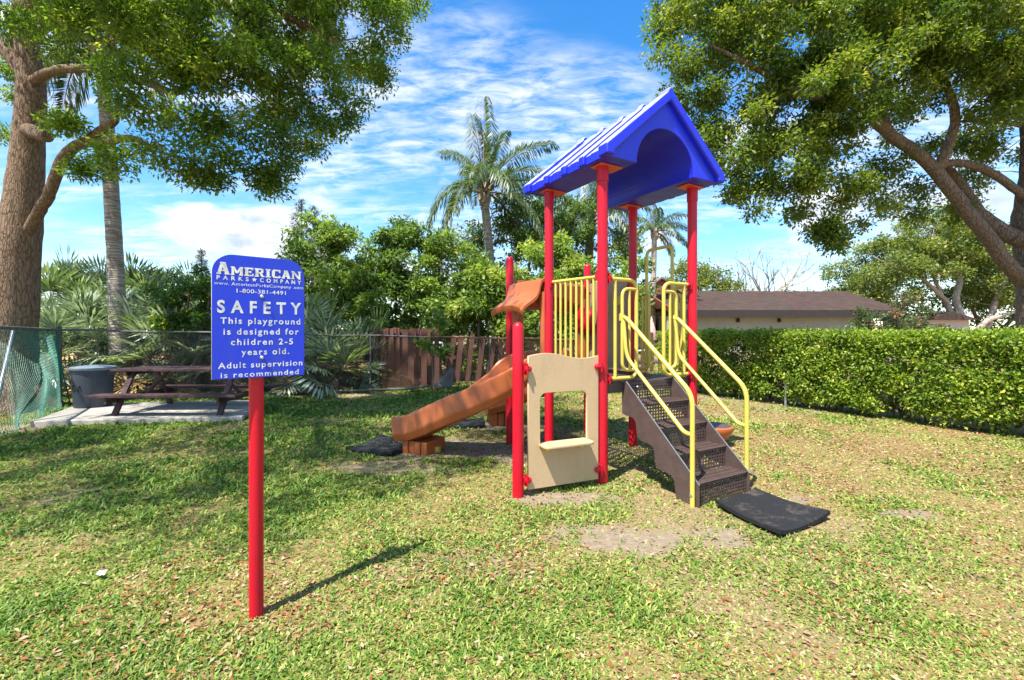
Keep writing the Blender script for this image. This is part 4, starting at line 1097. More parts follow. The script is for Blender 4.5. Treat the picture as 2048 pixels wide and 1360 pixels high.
# ------------------------------------------------------------------ hedge
def hedge():
    A = V(3.55, 11.5, 0); Bq = V(8.1, 3.4, 0)
    d = (Bq - A).normalized(); nrm = V(-d.y, d.x, 0)
    if nrm.x < 0: nrm = -nrm                              # away from the lawn
    L_ = (Bq - A).length; Hh = 1.40; D = 0.85
    t = empty('hedge', A, 'clipped bright green hedge along the right side of the lawn', 'hedge')
    g = np.random.default_rng(9)
    n = 2400
    s = g.random(n)*L_
    kind = g.random(n)
    z = np.where(kind < 0.62, 0.12 + g.random(n)*(Hh - 0.16), np.where(kind < 0.88, Hh - 0.06, 0.2 + g.random(n)*1.0))
    dep = np.where(kind < 0.62, 0.02 + 0.10*g.random(n), np.where(kind < 0.88, g.random(n)*D, 0.2 + 0.6*g.random(n)))
    bump = 0.16*(fbm(s*1.1, z*1.8, 3) - 0.5)
    hollow = np.clip(0.30 - z, 0, 1)*0.5                  # the face falls back towards the foot
    dep = dep + bump + hollow
    cen = np.stack([A.x + d.x*s + nrm.x*dep, A.y + d.y*s + nrm.y*dep, z + 0.04*(fbm(s*2, s*0+3, 2) - .5)], 1)
    thin = ((z < 0.22) & (g.random(n) < 0.45)) | ((fbm(s*1.6 + 5, z*2.2 + 9, 3) < 0.32) & (kind < 0.62))
    cen[:, 2] += np.where(g.random(n) < 0.05, 0.06*g.random(n), 0)
    cen = cen[~thin]
    me = leaves('foliage', cen, 0.115 + 0.06*g.random(len(cen)), 58, 0.052, 0.030, 91, 0.25, 0.8)
    o = link_mesh('foliage', me, M['hedgeleaf'], t); o['kind'] = 'stuff'
    gg = G(); q = random.Random(3)
    for i in range(70):
        s0 = q.random()*L_; dp = 0.35 + q.random()*0.3
        p = A + d*s0 + nrm*dp
        for k in range(3):
            e = p + d*q.uniform(-.25, .25) + nrm*q.uniform(-.25, .2) + V(0, 0, q.uniform(.7, 1.2))
            gg.tube([p + V(0, 0, -0.03), p.lerp(e, .5) + V(q.uniform(-.05, .05), q.uniform(-.05, .05), 0), e], [0.014, 0.010, 0.005], 4, False)
    gg.build('stems', M['twig'], t)['kind'] = 'stuff'
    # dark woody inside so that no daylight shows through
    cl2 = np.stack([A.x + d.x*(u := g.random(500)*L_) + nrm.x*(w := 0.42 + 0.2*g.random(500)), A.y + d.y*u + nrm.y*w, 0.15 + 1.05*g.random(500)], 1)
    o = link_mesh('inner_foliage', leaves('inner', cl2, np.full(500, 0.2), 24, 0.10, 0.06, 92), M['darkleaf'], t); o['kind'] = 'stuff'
hedge()
p = gb(1574, 8.9)
tag(G().tube([PG(1571, 812) + V(0, 0, -0.1), PG(1571, 812) + V(0, 0, 0.42)], 0.022, 8, dome=True).build('steel_stake', M['steel'], smooth=True), 'short grey steel stake at the foot of the hedge', 'stake')

# ------------------------------------------------------------------ house beyond the hedge
M['wall'] = pmat('beige_stucco', (0.34, 0.33, 0.265), (0.30, 0.29, 0.235), 1.5, 0.9, 0.2, 60)
M['fascia'] = pmat('dark_brown_fascia', (0.030, 0.020, 0.018), (0.022, 0.016, 0.014), 3, 0.7)
M['redwood'] = pmat('red_clapboard', (0.36, 0.075, 0.05), (0.28, 0.055, 0.04), 2, 0.7)
M['rake'] = pmat('orange_red_trim', (0.50, 0.13, 0.06), (0.42, 0.10, 0.05), 2, 0.7)
def shingle_mat(name, c1, c2):
    m, N, L, b = nodes(name)
    tc = N.new('ShaderNodeTexCoord'); br = N.new('ShaderNodeTexBrick')
    br.inputs['Scale'].default_value = 1.0; br.inputs['Brick Width'].default_value = 0.32; br.inputs['Row Height'].default_value = 0.15
    br.inputs['Mortar Size'].default_value = 0.012; br.inputs['Color1'].default_value = (*c1, 1); br.inputs['Color2'].default_value = (*c2, 1)
    br.inputs['Mortar'].default_value = (c2[0]*.5, c2[1]*.5, c2[2]*.5, 1); br.offset = 0.5
    mp = N.new('ShaderNodeMapping'); L.new(tc.outputs['Object'], mp.inputs[0])
    mp.inputs['Scale'].default_value = (1, 1.2, 1)
    L.new(mp.outputs[0], br.inputs['Vector'])
    nz = N.new('ShaderNodeTexNoise'); nz.inputs['Scale'].default_value = 1.2; nz.inputs['Detail'].default_value = 6
    L.new(tc.outputs['Object'], nz.inputs['Vector'])
    mx = N.new('ShaderNodeMix'); mx.data_type = 'RGBA'; mx.blend_type = 'MULTIPLY'; mx.inputs[0].default_value = 0.5
    L.new(br.outputs[0], mx.inputs[6]); L.new(nz.outputs['Color'], mx.inputs[7])
    L.new(mx.outputs[2], b.inputs['Base Color'])
    b.inputs['Roughness'].default_value = 0.9; b.inputs['Specular IOR Level'].default_value = 0.15
    return m
M['shingle'] = shingle_mat('brown_shingles', (0.105, 0.068, 0.052), (0.070, 0.047, 0.038))
M['shingle_light'] = shingle_mat('pale_tan_shingles', (0.42, 0.28, 0.22), (0.33, 0.21, 0.17))  # paler tan shingles for the porch and rear gable roofs
M['pinkwall'] = pmat('pale_pink_stucco', (0.60, 0.46, 0.38), (0.55, 0.42, 0.35), 2, 0.9)
M['glass'] = pmat('dark_window_glass', (0.02, 0.025, 0.03), (0.03, 0.035, 0.04), 2, 0.15)
def house():
    Y0 = 29.5
    xl, xr = (1335-CX)/FPX*Y0, (1743-CX)/FPX*Y0
    t = empty('low_house', V(xl, Y0, 0), 'low beige house with brown shingle roof beyond the hedge', 'house')
    G().box(V((xl+xr)/2, Y0 + 4.2, 1.35), (xr - xl, 8.4, 2.7)).build('wall', M['wall'], t)
    ex = xr + 1.5; ey = Y0 - 0.75; ez = 2.72
    Yr = Y0 + 4.2; rz = CAMH + (HY - 585)/FPX*Yr
    rx = (1693-CX)/FPX*Yr
    exl = xl - 0.6
    yb = Y0 + 9.2
    a, b, c, d = V(exl, ey, ez), V(ex, ey, ez), V(ex, yb, ez), V(exl, yb, ez)
    r1, r2 = V(exl, Yr, rz), V(rx, Yr, rz)
    g = G()
    up = V(0, 0, 0.10)
    pts = [a, b, c, d, r1, r2]
    vs_ = [p + up for p in pts] + [p for p in pts]
    g.add(vs_, [(0, 1, 5, 4), (1, 2, 5), (2, 3, 4, 5), (3, 0, 4), (6, 10, 11, 7), (7, 11, 8), (8, 11, 10, 9), (9, 10, 6)])
    roof = g.build('roof', M['shingle'], t)
    G().box(V((exl+ex)/2, ey - 0.03, ez - 0.12), (ex - exl + 0.06, 0.05, 0.44)).build('fascia', M['fascia'], roof)
    G().box(V(ex + 0.03, (ey+yb)/2, ez - 0.12), (0.05, yb - ey, 0.44)).build('fascia', M['fascia'], roof)
    G().box(V((exl+ex)/2, ey + 0.4, ez - 0.22), (ex - exl, 0.78, 0.03)).build('soffit', M['fascia'], roof)
    for px in (1475, 1557):
        x = (px-CX)/FPX*Y0
        l = G().lathe([(0.05, 0.0), (0.10, 0.04), (0.11, 0.16), (0.05, 0.28)], V(x, Y0 - 0.10, 2.05), 10).build('wall_lamp', M['fascia'], t, True)
    # porch gable at the near left end
    Yg = 27.8
    gx0, gx1 = (1262-CX)/FPX*Yg, (1352-CX)/FPX*Yg
    xm = (1285-CX)/FPX*Yg
    zt = CAMH + (HY - 579)/FPX*Yg; ze = CAMH + (HY - 622)/FPX*Yg
    w = gx1 - xm
    po = G()
    for s in (-1, 1):
        e = V(xm + s*w, Yg, ze); k = V(xm, Yg, zt)
        po.add([k, e, e + V(0, 6.5, 0), k + V(0, 6.5, 0), k + V(0, 0, -.14), e + V(0, 0, -.14), e + V(0, 6.5, -.14), k + V(0, 6.5, -.14)], [(0, 1, 2, 3), (7, 6, 5, 4), (0, 4, 5, 1), (1, 5, 6, 2), (3, 2, 6, 7)])
    po.build('porch_roof', M['shingle_light'], t)
    for s in (-1, 1):
        G().bar(V(xm, Yg - 0.05, zt - 0.05), V(xm + s*(w + .03), Yg - 0.05, ze - 0.06), 0.06, 0.26, (0, 1, 0.001)).build('rake_board', M['rake'], t)
    G().box(V(xm, Yg + 4.8, 1.2), (w*1.7, 3.0, 2.4)).build('porch_wall', M['wall'], t)
    for s in (-1, 1):
        G().box(V(xm + s*(w - 0.4), Yg + 0.3, 1.2), (0.14, 0.14, 2.4)).build('porch_post', M['wall'], t)
    # clerestory block behind with red boards
    Yc = 33.0
    cx0, cx1 = (1255-CX)/FPX*Yc, (1338-CX)/FPX*Yc
    zc = CAMH + (HY - 590)/FPX*Yc; zp = CAMH + (HY - 556)/FPX*Yc; xm2 = (1322-CX)/FPX*Yc
    nb = 7
    for i in range(nb):
        u0, u1 = i/nb, (i+1)/nb
        z0, z1 = zc - 0.4 + (zp - zc + 0.4)*u0, zc - 0.4 + (zp - zc + 0.4)*u1 - 0.012
        f0 = min(1, max(0, (z0 - zc)/(zp - zc))); f1 = min(1, max(0, (z1 - zc)/(zp - zc)))
        hw = 1.7
        G().prism([(-hw*(1-f0), z0), (hw*(1-f0) + .01, z0), (hw*(1-f1) + .01, z1), (-hw*(1-f1), z1)], V(xm2, Yc, 0), (1, 0, 0), (0, 0, 1), (0, 1, 0), -0.02*(i % 2), 0.12).build('clapboard', M['redwood'], t)
    gg = G()
    for s in (-1, 1):
        e = V(xm2 + s*1.95, Yc - 0.2, zc - 0.08); k = V(xm2, Yc - 0.2, zp + 0.06)
        gg.add([k, e, e + V(0, 4, 0), k + V(0, 4, 0), k + V(0, 0, -.12), e + V(0, 0, -.12), e + V(0, 4, -.12), k + V(0, 4, -.12)], [(0, 1, 2, 3), (7, 6, 5, 4), (0, 4, 5, 1), (1, 5, 6, 2), (3, 2, 6, 7)])
    gg.build('gable_roof', M['shingle_light'], t)
    G().box(V(xm2, Yc + 2.0, 1.7), (3.2, 3.6, 3.4)).build('rear_wall', M['redwood'], t)
    # folded patio umbrella on the porch
    c = P(1303, 640, 26.8); c.z = 0
    u = empty('patio_umbrella', c, 'folded red and white patio umbrella on the porch behind the playset', 'umbrella')
    G().tube([c, c + V(0, 0, 2.35)], 0.025, 8).build('pole', M['white'], u, True)
    G().lathe([(0.30, 0.95), (0.34, 1.1), (0.20, 1.7), (0.05, 2.25)], c, 12).build('canopy', pmat('red_white_canvas', (0.50, 0.08, 0.08), (0.75, 0.6, 0.55), 5, 0.8, stretch=(4, 4, 0.2)), u, True)
    G().lathe([(0.28, 0.0), (0.26, 0.06), (0.05, 0.08)], c, 12).build('base', M['concrete'], u, True)
house()
def far_house():
    Y = 34
    c = P(1895, 655, Y); c.z = 0
    t = empty('far_house', c, 'small pale pink house glimpsed under the pale-stemmed tree', 'house')
    G().box(c + V(0, 2, 1.2), (3.2, 4, 2.4)).build('wall', M['pinkwall'], t)
    G().prism([(-2.0, 2.35), (2.0, 2.35), (0, 2.95)], c + V(0, 0, 0), (1, 0, 0), (0, 0, 1), (0, 1, 0), -0.4, 4.4).build('roof', M['shingle'], t)
    f = G().box(c + V(0.9, -0.03, 1.35), (0.9, 0.06, 0.8)).build('window', M['white'], t)
    G().box(c + V(0.9, -0.065, 1.35), (0.76, 0.02, 0.66)).build('pane', M['glass'], f)
    G().box(c + V(-0.55, -0.04, 1.0), (0.12, 0.10, 2.0)).build('door_post', M['red'], t)
far_house()
tree('background_tree', 'yellow green round-topped tree above the house roof behind the playset', 'tree', gb(1390, 40), pxballs([(1390, 560, 40, 46), (1350, 575, 40, 36), (1430, 565, 40, 40), (1375, 540, 40, 28), (1415, 540, 40, 26), (1460, 575, 40, 24), (1340, 595, 40, 40), (1440, 600, 40, 40)]), M['limeleaf'], M['bark_pale'], 9000, 0.24, 0.12, 71, 1.3, 0.2, 3, crad=(.6, .4))
def bare_tree(name, label, base, top, seed, n=9):
    q = random.Random(seed); t = empty(name, base, label, 'tree'); g = G()
    def grow(p, d, l, r, k):
        if k == 0: return
        pts = [p]; dd = d.copy()
        for i in range(4):
            dd = (dd + V(q.uniform(-.3, .3), q.uniform(-.3, .3), q.uniform(-.1, .25))).normalized()
            pts.append(pts[-1] + dd*l/4)
        g.tube(pts, lerp_list([r, r*0.5], 5), 5, False)
        for i in range(3 if k > 2 else 2):
            s = pts[q.randrange(2, 5)]
            nd = (dd + V(q.uniform(-1, 1), q.uniform(-.6, .6), q.uniform(-.25, .7))).normalized()
            grow(s, nd, l*q.uniform(.55, .85), r*0.55, k-1)
    G().tube([base, base + V(0, 0, top.z*0.45)], [0.22, 0.16], 8).build('trunk', M['bark_pale'], t, True)
    for i in range(n):
        a = q.random()*6.28
        grow(base + V(0, 0, top.z*0.42), V(math.cos(a)*1.1, math.sin(a)*.8, q.uniform(.35, .8)).normalized(), top.z*0.34, 0.085, 4)
    g.build('bare_limbs', M['bark_pale'], t, True)
bare_tree('leafless_tree', 'leafless grey tree above the middle of the house roof', gb(1530, 42), P(1530, 500, 42), 4)
bare_tree('leafless_tree', 'pale leafless tree above the house roof beside the yellow green tree', gb(1475, 41), P(1470, 535, 41), 8, 8)
tree('background_tree', 'sparse thin-leaved bush above the right end of the house roof', 'tree', gb(1640, 42), pxballs([(1625, 588, 42, 14), (1665, 592, 42, 16), (1520, 590, 42, 14), (1560, 594, 42, 14), (1480, 580, 42, 14)]), M['paleleaf'], M['bark_pale'], 900, 0.22, 0.1, 72, 1.0, 0.12, 2, crad=(.5, .3))
def pale_tree():
    Y = 35.0
    base = gb(1925, Y)
    t = empty('crape_myrtle', base, 'pale-stemmed spreading tree behind the hedge, left of the right oak', 'tree')
    q = random.Random(12); g = G(); skel = []
    B0 = V(base.x, Y, 0.0)
    def arm(L_, w, ys):
        gg = G(); c = limb(gg, [P(a, b, 35 + (y - 16)*1.5) for (a, b), y in zip(L_, ys)], [q_*1.55 for q_ in w], 9, 6, 0.05, len(skel)); skel.extend(c); gg.build('branch', M['bark_pale'], t, True)
    arm([(1925, 740), (1915, 670), (1895, 610), (1880, 590), (1840, 555), (1800, 540)], [.20, .16, .13, .10, .07, .04], [16, 16, 16, 15.8, 15.6, 15.4, 15.2])
    arm([(1925, 740), (1930, 660), (1912, 600), (1920, 555), (1900, 500), (1870, 460)], [.22, .18, .15, .12, .08, .04], [16, 16, 16.1, 16.2, 16.2, 16.2])
    arm([(1930, 740), (1975, 650), (1990, 605), (2005, 570), (2030, 530)], [.18, .15, .12, .09, .04], [16, 16, 16, 16, 16])
    arm([(1925, 740), (1900, 650), (1860, 622), (1825, 600)], [.16, .12, .08, .04], [16, 15.8, 15.5, 15.3, 15.2])
    arm([(1935, 740), (1960, 655), (2000, 632), (2045, 620)], [.18, .14, .10, .06], [16, 15.8, 15.6, 15.5])
    arm([(1885, 595), (1860, 540), (1830, 505)], [.09, .06, .03], [15.9, 15.8, 15.7, 15.6])
    balls = pxballs([(1700, 570, 35.8, 42), (1680, 545, 35.8, 24), (1740, 540, 35.8, 48), (1740, 585, 35.6, 44), (1780, 500, 35.9, 52), (1800, 560, 34.2, 52), (1840, 480, 34.7, 52), (1840, 540, 34.4, 46), (1880, 500, 35.0, 58), (1900, 455, 35.0, 50),
        (1950, 500, 35.3, 58), (1990, 550, 35.3, 56), (2030, 500, 35.3, 56), (1955, 570, 35.9, 46), (1700, 600, 35.8, 28), (2060, 570, 35.3, 50), (1800, 470, 34.7, 24), (1760, 615, 35.8, 26)])
    balls = [(a_, b_, c_, r_*1.15) for a_, b_, c_, r_ in balls]
    cl = ball_clusters(balls, 1.15, 23, 0.3)
    link_mesh('crown', leaves('crown', cl, 0.60 + 0.32*np.random.default_rng(3).random(len(cl)), int(60000/len(cl)), 0.22, 0.11, 23, 0.2), M['paleleaf'], t)
    twigs(cl, skel, 0.75, 0.05, 8, maxl=3.0).build('twigs', M['bark_pale'], t, True)['kind'] = 'stuff'
pale_tree()
tree('flowering_shrub', 'pink-flowered shrub behind the hedge at the house corner', 'shrub', gb(1775, 21), pxballs([(1760, 640, 21, 36), (1800, 630, 21, 36), (1840, 640, 21, 30), (1730, 650, 21, 30), (1860, 652, 21, 26)]), M['pinkleaf'], M['twig'], 5000, 0.13, 0.06, 73, 0.55, 0.06, 3)
tree('background_tree', 'dark far tree closing the view under the right oak', 'tree', gb(1960, 38), pxballs([(1850, 600, 38, 40), (1930, 590, 38, 46), (2000, 590, 38, 46), (2060, 600, 38, 50), (1990, 640, 38, 40), (1780, 615, 38, 36), (2100, 620, 38, 60)]), M['darkleaf'], M['bark_grey'], 8000, 0.3, 0.15, 74, 1.3, 0.2, 3, crad=(.6, .4))
#@@PLAY
# ------------------------------------------------------------------ playset
UX = V(math.cos(R(30)), math.sin(R(30)), 0); VX = V(-math.sin(R(30)), math.cos(R(30)), 0); ZX = V(0, 0, 1)
B0 = V(0.842, 4.233, 0)
DW, DL, DZ = 1.25, 0.87, 0.92
def W(s, v, z): return B0 + UX*s + VX*v + ZX*z
A0 = V(0.052, 3.881, 0)
PA = (B0 - A0).normalized(); PN = V(PA.y, -PA.x, 0)
play = empty('playset', B0, 'red, yellow and tan playset with blue gabled roof, two orange slides and brown steps', 'playset')
def plate(name, outer, holes, th, mtx, mat, parent, bev=0.003):
    cu = bpy.data.curves.new(name, 'CURVE'); cu.dimensions = '2D'; cu.fill_mode = 'BOTH'
    cu.extrude = th/2 - bev; cu.bevel_depth = bev; cu.bevel_resolution = 1; cu.offset = -bev
    for ring in [outer] + holes:
        sp = cu.splines.new('POLY'); sp.points.add(len(ring)-1); sp.use_cyclic_u = True
        for p, c in zip(sp.points, ring): p.co = (c[0], c[1], 0, 1)
    o = bpy.data.objects.new(name, cu); col.objects.link(o)
    bpy.context.view_layer.update()
    me = bpy.data.meshes.new_from_object(o.evaluated_get(bpy.context.evaluated_depsgraph_get()))
    bpy.data.objects.remove(o); bpy.data.curves.remove(cu)
    me.transform(mtx); me.name = name
    me.materials.clear()
    return link_mesh(name, me, mat, parent)
def frame_mtx(o, x, y, z):
    m = Matrix.Identity(4)
    for i in range(3): m[i][0] = x[i]; m[i][1] = y[i]; m[i][2] = z[i]; m[i][3] = o[i]
    return m
def arc(cx, cy, r, a0, a1, n=6):
    return [(cx + r*math.cos(R(a0 + (a1-a0)*k/n)), cy + r*math.sin(R(a0 + (a1-a0)*k/n))) for k in range(n+1)]
def rrect(x0, y0, x1, y1, r, n=5):
    return arc(x1-r, y1-r, r, 0, 90, n) + arc(x0+r, y1-r, r, 90, 180, n) + arc(x0+r, y0+r, r, 180, 270, n) + arc(x1-r, y0+r, r, 270, 360, n)
def posts():
    RP = 0.049
    for (p, h, dome) in [(W(0, 0, 0), 2.95, False), (W(DW, 0, 0), 2.95, False), (W(0, DL, 0), 2.95, False), (W(DW, DL, 0), 2.95, False),
                         (A0, 1.44, True), (W(0, 2*DL, 0), 2.31, True), (W(DW, 2*DL, 0), 2.31, True)]:
        g = G().tube([p + V(0, 0, -0.12), p + V(0, 0, 0.5), p + V(0, 0, h*0.7), p + V(0, 0, h)], RP, 24, dome=dome)
        o = g.build('post', M['red'], play, True)
        if not dome:                                     # sleeve and flange under the roof
            G().tube([p + V(0, 0, h - 0.15), p + V(0, 0, h + 0.005)], RP + 0.007, 24).build('sleeve', M['red'], o, True)
    for s, v in ((0, 0), (DW, 0), (0, DL), (DW, DL)):
        G().box(W(s + (0.05 if s == 0 else -0.03), v, 2.941), (0.26, 0.15, 0.014), (UX, VX, ZX)).build('roof_bracket', M['orange_red'], play, bevel=0.004)
posts()
def clamp(p, d, l=0.07, r=0.028):
    d = Vector(d)
    g = G().tube([p + d*0.035, p + d*(0.045 + l)], r, 14, dome=True)
    o = g.build('clamp', M['red'], play, True)
    G().box(p + d*0.056, (0.014, 0.06, 0.10), (d, ZX.cross(d), ZX)).build('clamp_plate', M['red'], o, bevel=0.004)
    return o
def roof():
    s0, s1, v0, v1 = -0.137, 1.387, -0.25, 1.12
    sm = (s0 + s1)/2; ze, zb, zr = 3.03, 2.95, 3.685
    def outer(d):
        sl = Vector((sm - s0, zr - ze)).normalized(); nl = Vector((-sl.y, sl.x))
        pts = [(s0 - d, zb), (s0 - d, ze + d*0.3)]
        for k in range(7):                              # rounded ridge
            t = k/6; x = sm + (t - 0.5)*0.10
            pts.append((x, zr + d*1.15 - 0.055*((t - 0.5)*2)**2))
        pts += [(s1 + d, ze + d*0.3), (s1 + d, zb)]
        return pts
    inn = arc(sm - 0.01, zb, 0.392, 0, 180, 26)
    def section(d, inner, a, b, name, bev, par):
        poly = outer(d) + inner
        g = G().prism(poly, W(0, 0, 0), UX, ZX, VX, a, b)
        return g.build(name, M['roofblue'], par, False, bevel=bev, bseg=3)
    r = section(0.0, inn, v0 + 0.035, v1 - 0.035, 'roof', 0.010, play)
    inn2 = [(s1 - 0.055, zb + 0.004), (s1 - 0.055, ze - 0.035), (sm, zr - 0.075), (s0 + 0.055, ze - 0.035), (s0 + 0.055, zb + 0.004)]
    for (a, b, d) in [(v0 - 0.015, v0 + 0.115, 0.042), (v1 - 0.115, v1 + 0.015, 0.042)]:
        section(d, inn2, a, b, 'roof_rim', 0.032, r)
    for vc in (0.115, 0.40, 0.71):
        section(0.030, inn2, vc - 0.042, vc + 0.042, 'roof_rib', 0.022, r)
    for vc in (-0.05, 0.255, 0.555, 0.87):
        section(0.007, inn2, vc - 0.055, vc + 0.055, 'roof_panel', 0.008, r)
roof()
def perf(o, x, y, w, h, nx, ny, border, frac):
    """thin steel sheet with round-cornered holes punched through it"""
    g = G(); o = Vector(o)
    cw, ch = (w - 2*border)/nx, (h - 2*border)/ny
    z = x.cross(y)
    def add(q): 
        g.add([o + x*a + y*b for a, b in q], [tuple(range(len(q)))])
    add([(0, 0), (w, 0), (w, border), (0, border)]); add([(0, h-border), (w, h-border), (w, h), (0, h)])
    add([(0, border), (border, border), (border, h-border), (0, h-border)]); add([(w-border, border), (w, border), (w, h-border), (w-border, h-border)])
    for j in range(ny):
        for i in range(nx):
            x0 = border + i*cw; y0 = border + j*ch; xc = x0 + cw/2; yc = y0 + ch/2
            sq = [(x0, y0), (x0+cw, y0), (x0+cw, y0+ch), (x0, y0+ch)]
            rx, ry = cw*frac/2, ch*frac/2
            inn = [(xc - rx, yc), (xc, yc - ry), (xc + rx, yc), (xc, yc + ry)]
            inn = [(xc + rx*math.cos(R(t)), yc + ry*math.sin(R(t))) for t in (202, 247, 292, 337, 22, 67, 112, 157)]
            v8 = [o + x*a + y*b for a, b in sq + inn]
            g.add(v8, [(0, 1, 6, 5), (1, 7, 6), (1, 2, 8, 7), (2, 9, 8), (2, 3, 10, 9), (3, 11, 10), (3, 0, 4, 11), (0, 5, 4)])
    return g
def solid(o, t=0.004):
    m = o.modifiers.new('thickness', 'SOLIDIFY'); m.thickness = t; m.offset = -1
    return o
def decks():
    for k in range(2):
        v = k*DL
        g = perf(W(0.02, v + 0.01, DZ), UX, VX, DW - 0.04, DL - 0.02, 34, 24, 0.02, 0.70)
        d = g.build('deck', M['brown_metal'], play)
        e = G()
        for a, b in ((W(0.02, v + 0.012, DZ - 0.048), W(DW - 0.02, v + 0.012, DZ - 0.048)), (W(0.02, v + DL - 0.012, DZ - 0.048), W(DW - 0.02, v + DL - 0.012, DZ - 0.048)),
                     (W(0.022, v + 0.02, DZ - 0.049), W(0.022, v + DL - 0.02, DZ - 0.049)), (W(DW - 0.022, v + 0.02, DZ - 0.049), W(DW - 0.022, v + DL - 0.02, DZ - 0.049))):
            e.bar(a, b, 0.006, 0.09)
        e.build('deck_frame', M['brown_metal'], d)
        e = G()
        for i in range(1, 4): e.bar(W(0.03, v + i*DL/4, DZ - 0.035), W(DW - 0.03, v + i*DL/4, DZ - 0.035), 0.005, 0.06)
        e.build('deck_rib', M['brown_metal'], d)
decks()
def side_rail():
    # barred railing between the left front and left middle post
    z0, z1 = 1.00, 1.935
    g = G().tube([W(0, 0.07, z1 - .01), W(0, DL - 0.07, z1 + 0.01)], 0.017, 12); r = g.build('railing', M['yellow'], play, True)
    G().tube([W(0, 0.07, z0), W(0, DL - 0.07, z0)], 0.017, 12).build('bottom_bar', M['yellow'], r, True)
    for i in range(8):
        v = 0.125 + i*0.62/7
        G().tube([W(0, v, z0), W(0, v, z1)], 0.0135, 10).build('bar', M['yellow'], r, True)
    for z in (z0, z1):
        clamp(W(0, 0, z), VX, 0.03, 0.024); clamp(W(0, DL, z), -VX, 0.03, 0.024)
side_rail()
def half_panel(pt, a, b, c, bars):
    """P-shaped yellow guard: rails from the post at a round to b, with a nested loop from b back to c"""
    zt, zb = 1.905, 0.965
    g = G().tube(fillet([pt(a, zt), pt(b, zt), pt(b, zb), pt(a, zb)], 0.10, 6), 0.019, 12); o = g.build('guard_rail', M['yellow'], play, True)
    for x in bars: G().tube([pt(x, zb), pt(x, zt)], 0.0165, 10).build('bar', M['yellow'], o, True)
    G().tube(fillet([pt(b, zt - 0.085), pt(c, zt - 0.085), pt(c, zb + 0.075), pt(b, zb + 0.075)], 0.08, 6), 0.0165, 12).build('inner_loop', M['yellow'], o, True)
    m = (b + c)/2
    G().tube([pt(m, zb + 0.075), pt(m, zt - 0.085)], 0.0135, 10).build('bar', M['yellow'], o, True)
    return o
def guards():
    f = lambda s, z: W(s, -0.012, z)
    half_panel(f, 0.075, 0.42, 0.235, (0.145,))
    half_panel(f, DW - 0.075, 0.80, 0.985, (DW - 0.145,))
    for z in (1.905, 0.965):
        clamp(W(0, -0.012, z), UX, 0.035, 0.027); clamp(W(DW, -0.012, z), -UX, 0.035, 0.027)
    f = lambda v, z: W(DW + 0.012, v, z)
    half_panel(f, 0.075, 0.25, 0.15, ()); half_panel(f, DL - 0.075, DL - 0.25, DL - 0.15, ())
    G().tube(fillet([W(DW + 0.05, 0.31, 0.86), W(DW + 0.05, 0.31, 2.385), W(DW + 0.05, 0.69, 2.385), W(DW + 0.05, 0.69, 0.86)], 0.08, 7), 0.0195, 12).build('arch_handle', M['yellow'], play, True)
    for z in (1.905, 0.965):
        clamp(W(DW + .012, 0, z), VX, 0.03, 0.024); clamp(W(DW + .012, DL, z), -VX, 0.03, 0.024)
guards()
